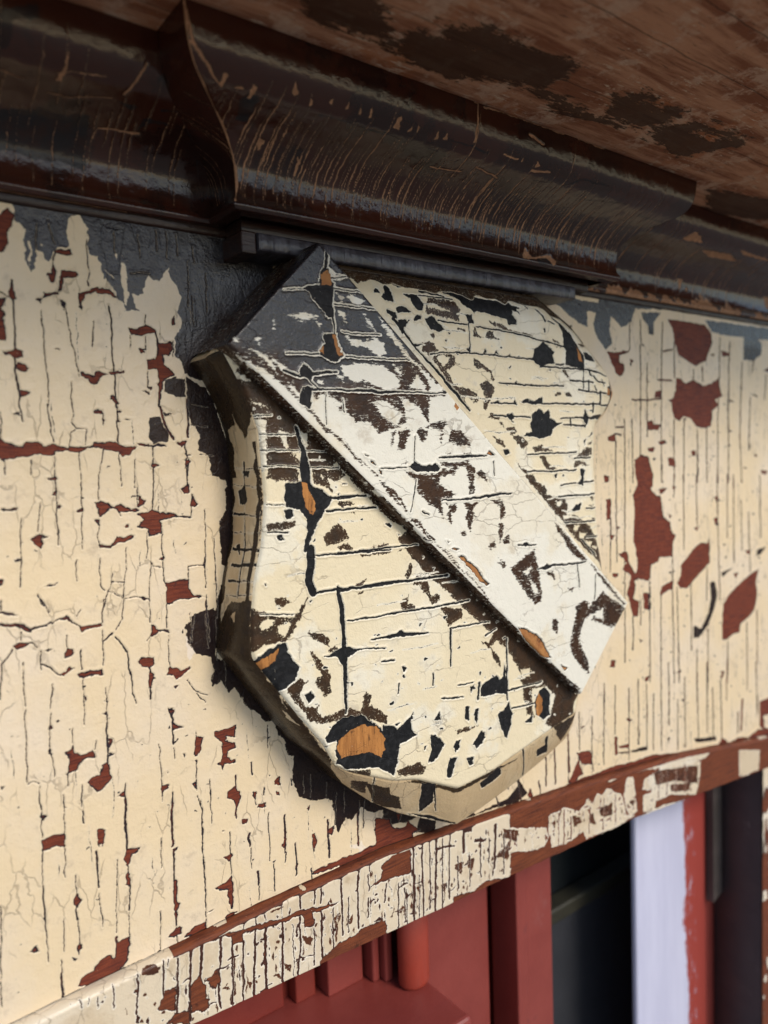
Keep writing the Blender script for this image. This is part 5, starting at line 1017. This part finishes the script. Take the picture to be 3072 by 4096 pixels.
for yy in (-.108, -.076, -.024, .035):
    ln_ = s.ramp(s.math('ABSOLUTE', s.math('ADD', s.math('MULTIPLY_ADD', s.math('SUBTRACT', s.noise(30, 3), .5), .004, sep.outputs['Y']), -yy)), .0002, .0007, .6, 0)
    c = s.mix(ln_, c, (.02, .010, .007))
c = s.mix(s.math('MULTIPLY', s.ramp(s.noise(1, 4, .8, s.scaled((60, 320, 60))), .56, .63), s.ramp(s.noise(14, 3), .44, .56)), c, (.50, .36, .26))
tp = s.math('MULTIPLY_ADD', s.math('SUBTRACT', s.noise(1, 6, .8, s.scaled((32, 120, 90))), .5), .05, A('top'))
ft = s.ramp(tp, -.0006, .0006)
c = s.mix(s.ramp(s.math('ABSOLUTE', tp), .0, .0009, .75, 0), c, (.34, .22, .13))
c = s.mix(s.math('MULTIPLY', ft, .9), c, (.040, .017, .010))
s.out(c, s.mixf(ft, .85, .6), s.bump(s.math('ADD', s.math('MULTIPLY', g2, s.mixf(ft, 1.0, .1)), s.math('MULTIPLY', s.noise(160, 5, .7), s.mixf(ft, 1.0, .15))), .0014, .9), s.mixf(ft, .2, .12))
CE = empty('ceiling_board', (.4, -.1, .2047), 'worn reddish brown porch ceiling boarding seen from below above the cornice', 'ceiling board')
mesh('board_underside', np.stack([SX.ravel(), SY.ravel(), zz.ravel()], 1), gridq(*SX.shape, True), s.m, CE, attrs=so.attrs)
box('board_body', -.1, 1.05, -.232, .03, .2062, .235, M_fascia, CE, .001)

# ================================================================ doorway below
def paint(name, c1, c2, rough=.4, scale=14, dirt=None, bump=.0004, bs=220):
    s = NT(name); c = s.mix(s.ramp(s.noise(scale, 5, .65), .35, .68), c1, c2)
    if dirt: c = s.mix(s.ramp(s.noise(scale*1.7, 6, .75), .62, .80, 0, .22), c, (.42, .36, .34))
    if dirt: c = s.mix(s.ramp(s.noise(scale*4, 5, .7), .6, .74, 0, .7), c, dirt)
    return s.out(c, s.math('MULTIPLY_ADD', s.noise(60, 3), .2, rough-.1), s.bump(s.noise(bs, 4, .6), bump, .7))
M_red = paint('red_door_paint', (.195, .034, .027), (.24, .046, .036), .42, 9, (.13, .03, .03))
M_redd = paint('red_door_paint_darker', (.17, .022, .016), (.21, .032, .02), .4, 9)
M_orange = paint('orange_red_knob_paint', (.30, .042, .024), (.25, .040, .026), .36, 20)
DR = empty('red_door_leaf', (.40, .06, -.42), 'red painted door woodwork below the lintel trim with ribs and a rounded knob', 'door')
box('bottom_rail', -.05, .3670, -.004, .11, -.62, -.420, M_red, DR, .004)
box('flat_panel', .3675, .4440, .056, .105, -.95, -.27, M_red, DR)
box('stile', .4810, .5165, .046, .08, -.95, -.27, M_red, DR, .002)
box('stile_bead', .4655, .4810, .043, .075, -.95, -.27, M_red, DR, .003)
box('stile_fillet', .4610, .4652, .038, .07, -.95, -.27, M_red, DR, .0015)
box('recess', .4400, .5300, .081, .1, -.95, -.27, M_redd, DR)
box('backing_board', -.05, .4600, .105, .118, -.95, -.25, M_redd, DR)
box('rib', .2935, .3270, .0815, .104, -.4202, -.27, M_red, DR, .0015)
box('rib', .270, .2880, .0915, .104, -.4202, -.27, M_redd, DR, .0015)
box('rib', .150, .262, .096, .104, -.4202, -.27, M_redd, DR, .0015)
box('rib', .3300, .3370, .072, .104, -.4202, -.27, M_red, DR, .002)
box('rib', .3380, .3460, .066, .104, -.4202, -.27, M_red, DR, .002)
import bmesh
def capsule(name, x, y, z0, z1, r_, mat, par):
    bm = bmesh.new(); n = 28; rings = []
    pts = [(r_*math.sin(a), z0+r_*.55*(1-math.cos(a))) for a in np.linspace(.02, math.pi/2, 8)]+[(r_, z1)]
    for rr, z in pts: rings.append([bm.verts.new((x+rr*math.cos(t)-par.location.x, y+rr*.8*math.sin(t)-par.location.y, z-par.location.z)) for t in np.linspace(0, 2*math.pi, n, endpoint=False)])
    for a, b in zip(rings, rings[1:]):
        for i in range(n): bm.faces.new((a[i], a[(i+1) % n], b[(i+1) % n], b[i])).smooth = True
    bm.faces.new(rings[0][::-1]); bm.faces.new(rings[-1])
    me = bpy.data.meshes.new(name); bm.to_mesh(me); bm.free(); me.materials.append(mat)
    o = bpy.data.objects.new(name, me); C.objects.link(o); o.parent = par; return o
capsule('rounded_knob', .3560, .052, -.423, -.27, .0135, M_orange, DR)

# dark glazing behind the opening
M_blackg = paint('dark_interior', (.006, .009, .010), (.003, .004, .006), .5, 5)
M_grey = paint('dark_grey_panel', (.030, .031, .038), (.022, .023, .028), .55, 6)
M_olive = paint('dark_olive_rail', (.030, .028, .018), (.020, .018, .012), .5, 20)
WN = empty('dark_window', (.7, .12, -.5), 'dark recess beside the red door with a grey lower panel under an olive rail', 'window')
box('dark_backing', .50, 1.4, .135, .15, -1.2, -.2, M_blackg, WN, 0)
box('grey_panel', .50, .90, .121, .134, -1.2, -.503, M_grey, WN, .001)
box('olive_rail', .50, .90, .112, .134, -.503, -.486, M_olive, WN, .003)

# white-painted post with red return
s = NT('white_over_red_paint'); sep = s.n('ShaderNodeSeparateXYZ'); s.put(sep.inputs[0], s.co)
edge = s.math('MULTIPLY_ADD', s.math('SUBTRACT', s.noise(1, 5, .75, s.scaled((70, 70, 26))), .5), .030, s.math('MULTIPLY_ADD', s.math('SUBTRACT', s.noise(9, 2), .5), .018, sep.outputs['X']))
edge = s.math('MULTIPLY_ADD', sep.outputs['Z'], .03, edge)
fr = s.ramp(edge, -.0008, .0012)
nn = s.ramp(s.noise(1, 5, .8, s.scaled((160, 160, 40))), .56, .62)
near = s.math('MULTIPLY', nn, s.math('MULTIPLY', s.ramp(edge, .016, .02, 1, 0), fr))
fr2 = s.math('SUBTRACT', fr, s.math('MULTIPLY', near, .85))
wh = s.mix(s.ramp(s.noise(1, 4, .6, s.scaled((40, 40, 6))), .35, .7), (.50, .50, .64), (.56, .56, .70))
wh = s.mix(s.ramp(s.noise(25, 5, .7), .66, .74, 0, .5), wh, (.33, .22, .24))
s.out(s.mix(fr2, wh, (.31, .052, .040)), .42, s.bump(s.noise(1, 4, .6, s.scaled((200, 200, 30))), .0006, .8))
PW = empty('white_post', (.745, .05, -.5), 'post painted pale lilac white over red beside the dark recess', 'post')
box('post_body', .6535, .790, .05, .0575, -1.2, -.30, s.m, PW, .003)
M_gbd = paint('grimy_grey_board', (.085, .066, .060), (.05, .040, .036), .6, 20)
bm = bmesh.new(); loc = Vector((.80, .04, -.4))
pts = [(.787, -.30), (.838, -.30), (.838, -.492), (.812, -.512), (.787, -.520)]
fa = [bm.verts.new((x, .040, z)) for x, z in pts]; fb = [bm.verts.new((x, .0485, z)) for x, z in pts]
bm.faces.new(fa); bm.faces.new(fb[::-1])
for i in range(5): bm.faces.new((fa[i], fb[i], fb[(i+1) % 5], fa[(i+1) % 5]))
bmesh.ops.recalc_face_normals(bm, faces=bm.faces)
for v in bm.verts: v.co -= loc
me = bpy.data.meshes.new('grey_board'); bm.to_mesh(me); bm.free(); me.materials.append(M_gbd)
gb = bpy.data.objects.new('grey_board', me); C.objects.link(gb); gb.location = loc
tag(gb, 'short grimy grey board with a slanted lower end beside the white post', 'board')
box_r = box('post_return', .7905, .822, .051, .12, -1.2, -.30, M_red, PW, .002)

# right jamb and pilaster
M_jamb = paint('dark_brown_jamb_paint', (.030, .015, .015), (.018, .010, .012), .4, 30, (.07, .04, .035))
jb = box('door_jamb', .0, .046, 0, .008, -.9, .0, M_jamb, None, .003)
jb.location = (.811, .030, -.318); tag(jb, 'dark brown chipped door jamb between the opening and the peeling pilaster', 'door jamb')
dk = box('gap_shade_sheet', 0, .06, 0, .02, -.9, 0, M_blackg, None, .001)  # flat black sheet, painted stand-in for the shade in the gap
dk.location = (.8225, .054, -.3); tag(dk, 'black-painted sheet standing for the shaded gap behind the dark jamb', 'board')
px_ = np.arange(.806, .93, .0009); pz_ = np.arange(-.80, -.335, .0011)
PX, PZ2 = np.meshgrid(px_, pz_, indexing='ij')
pil = Skin(PX, PZ2, lambda px, py: at(px, py, -.006)[[0, 2]], warp=.0008, seed=161)
cf = vnoise(pil.u0, pil.v0*.6, .016, 7)+vnoise(pil.u0, pil.v0*.5, .005, 8)*.6
z_ = pil.v0
pil.f['chip'] = np.clip((cf+np.where(z_ < -.505, .45, -.12))*.004, -.02, .02)
pil.f['wood'] = pil.f['chip']-.0003
PI_ = empty('pilaster', (.86, 0, -.6), 'peeling cream and bare orange wood pilaster at the far right edge', 'pilaster')
hp = pil.relief(.0005, .0004).reshape(PX.shape)
mesh('painted_face', np.stack([PX.ravel(), (-.0065-hp).ravel(), PZ2.ravel()], 1), gridq(*PX.shape, True), M_trim, PI_, attrs=pil.attrs)
box('pilaster_body', .8055, .93, -.0055, .05, -.80, -.3345, M_jamb, PI_, .001)
# board body behind the painted faces
M_back = paint('bare_board_back', (.09, .04, .025), (.06, .03, .02), .6, 20)
box('board_core', .02, .93, .0022, .0115, -.298, .2046, M_back, frz, 0)

# ground far below, so light bounces up from it
gm = paint('stone_paving', (.22, .20, .17), (.16, .15, .13), .8, 1.5)
gr = box('ground', -60, 60, -60, 60, -2.35, -2.30, gm, None, 0); gr['kind'] = 'structure'
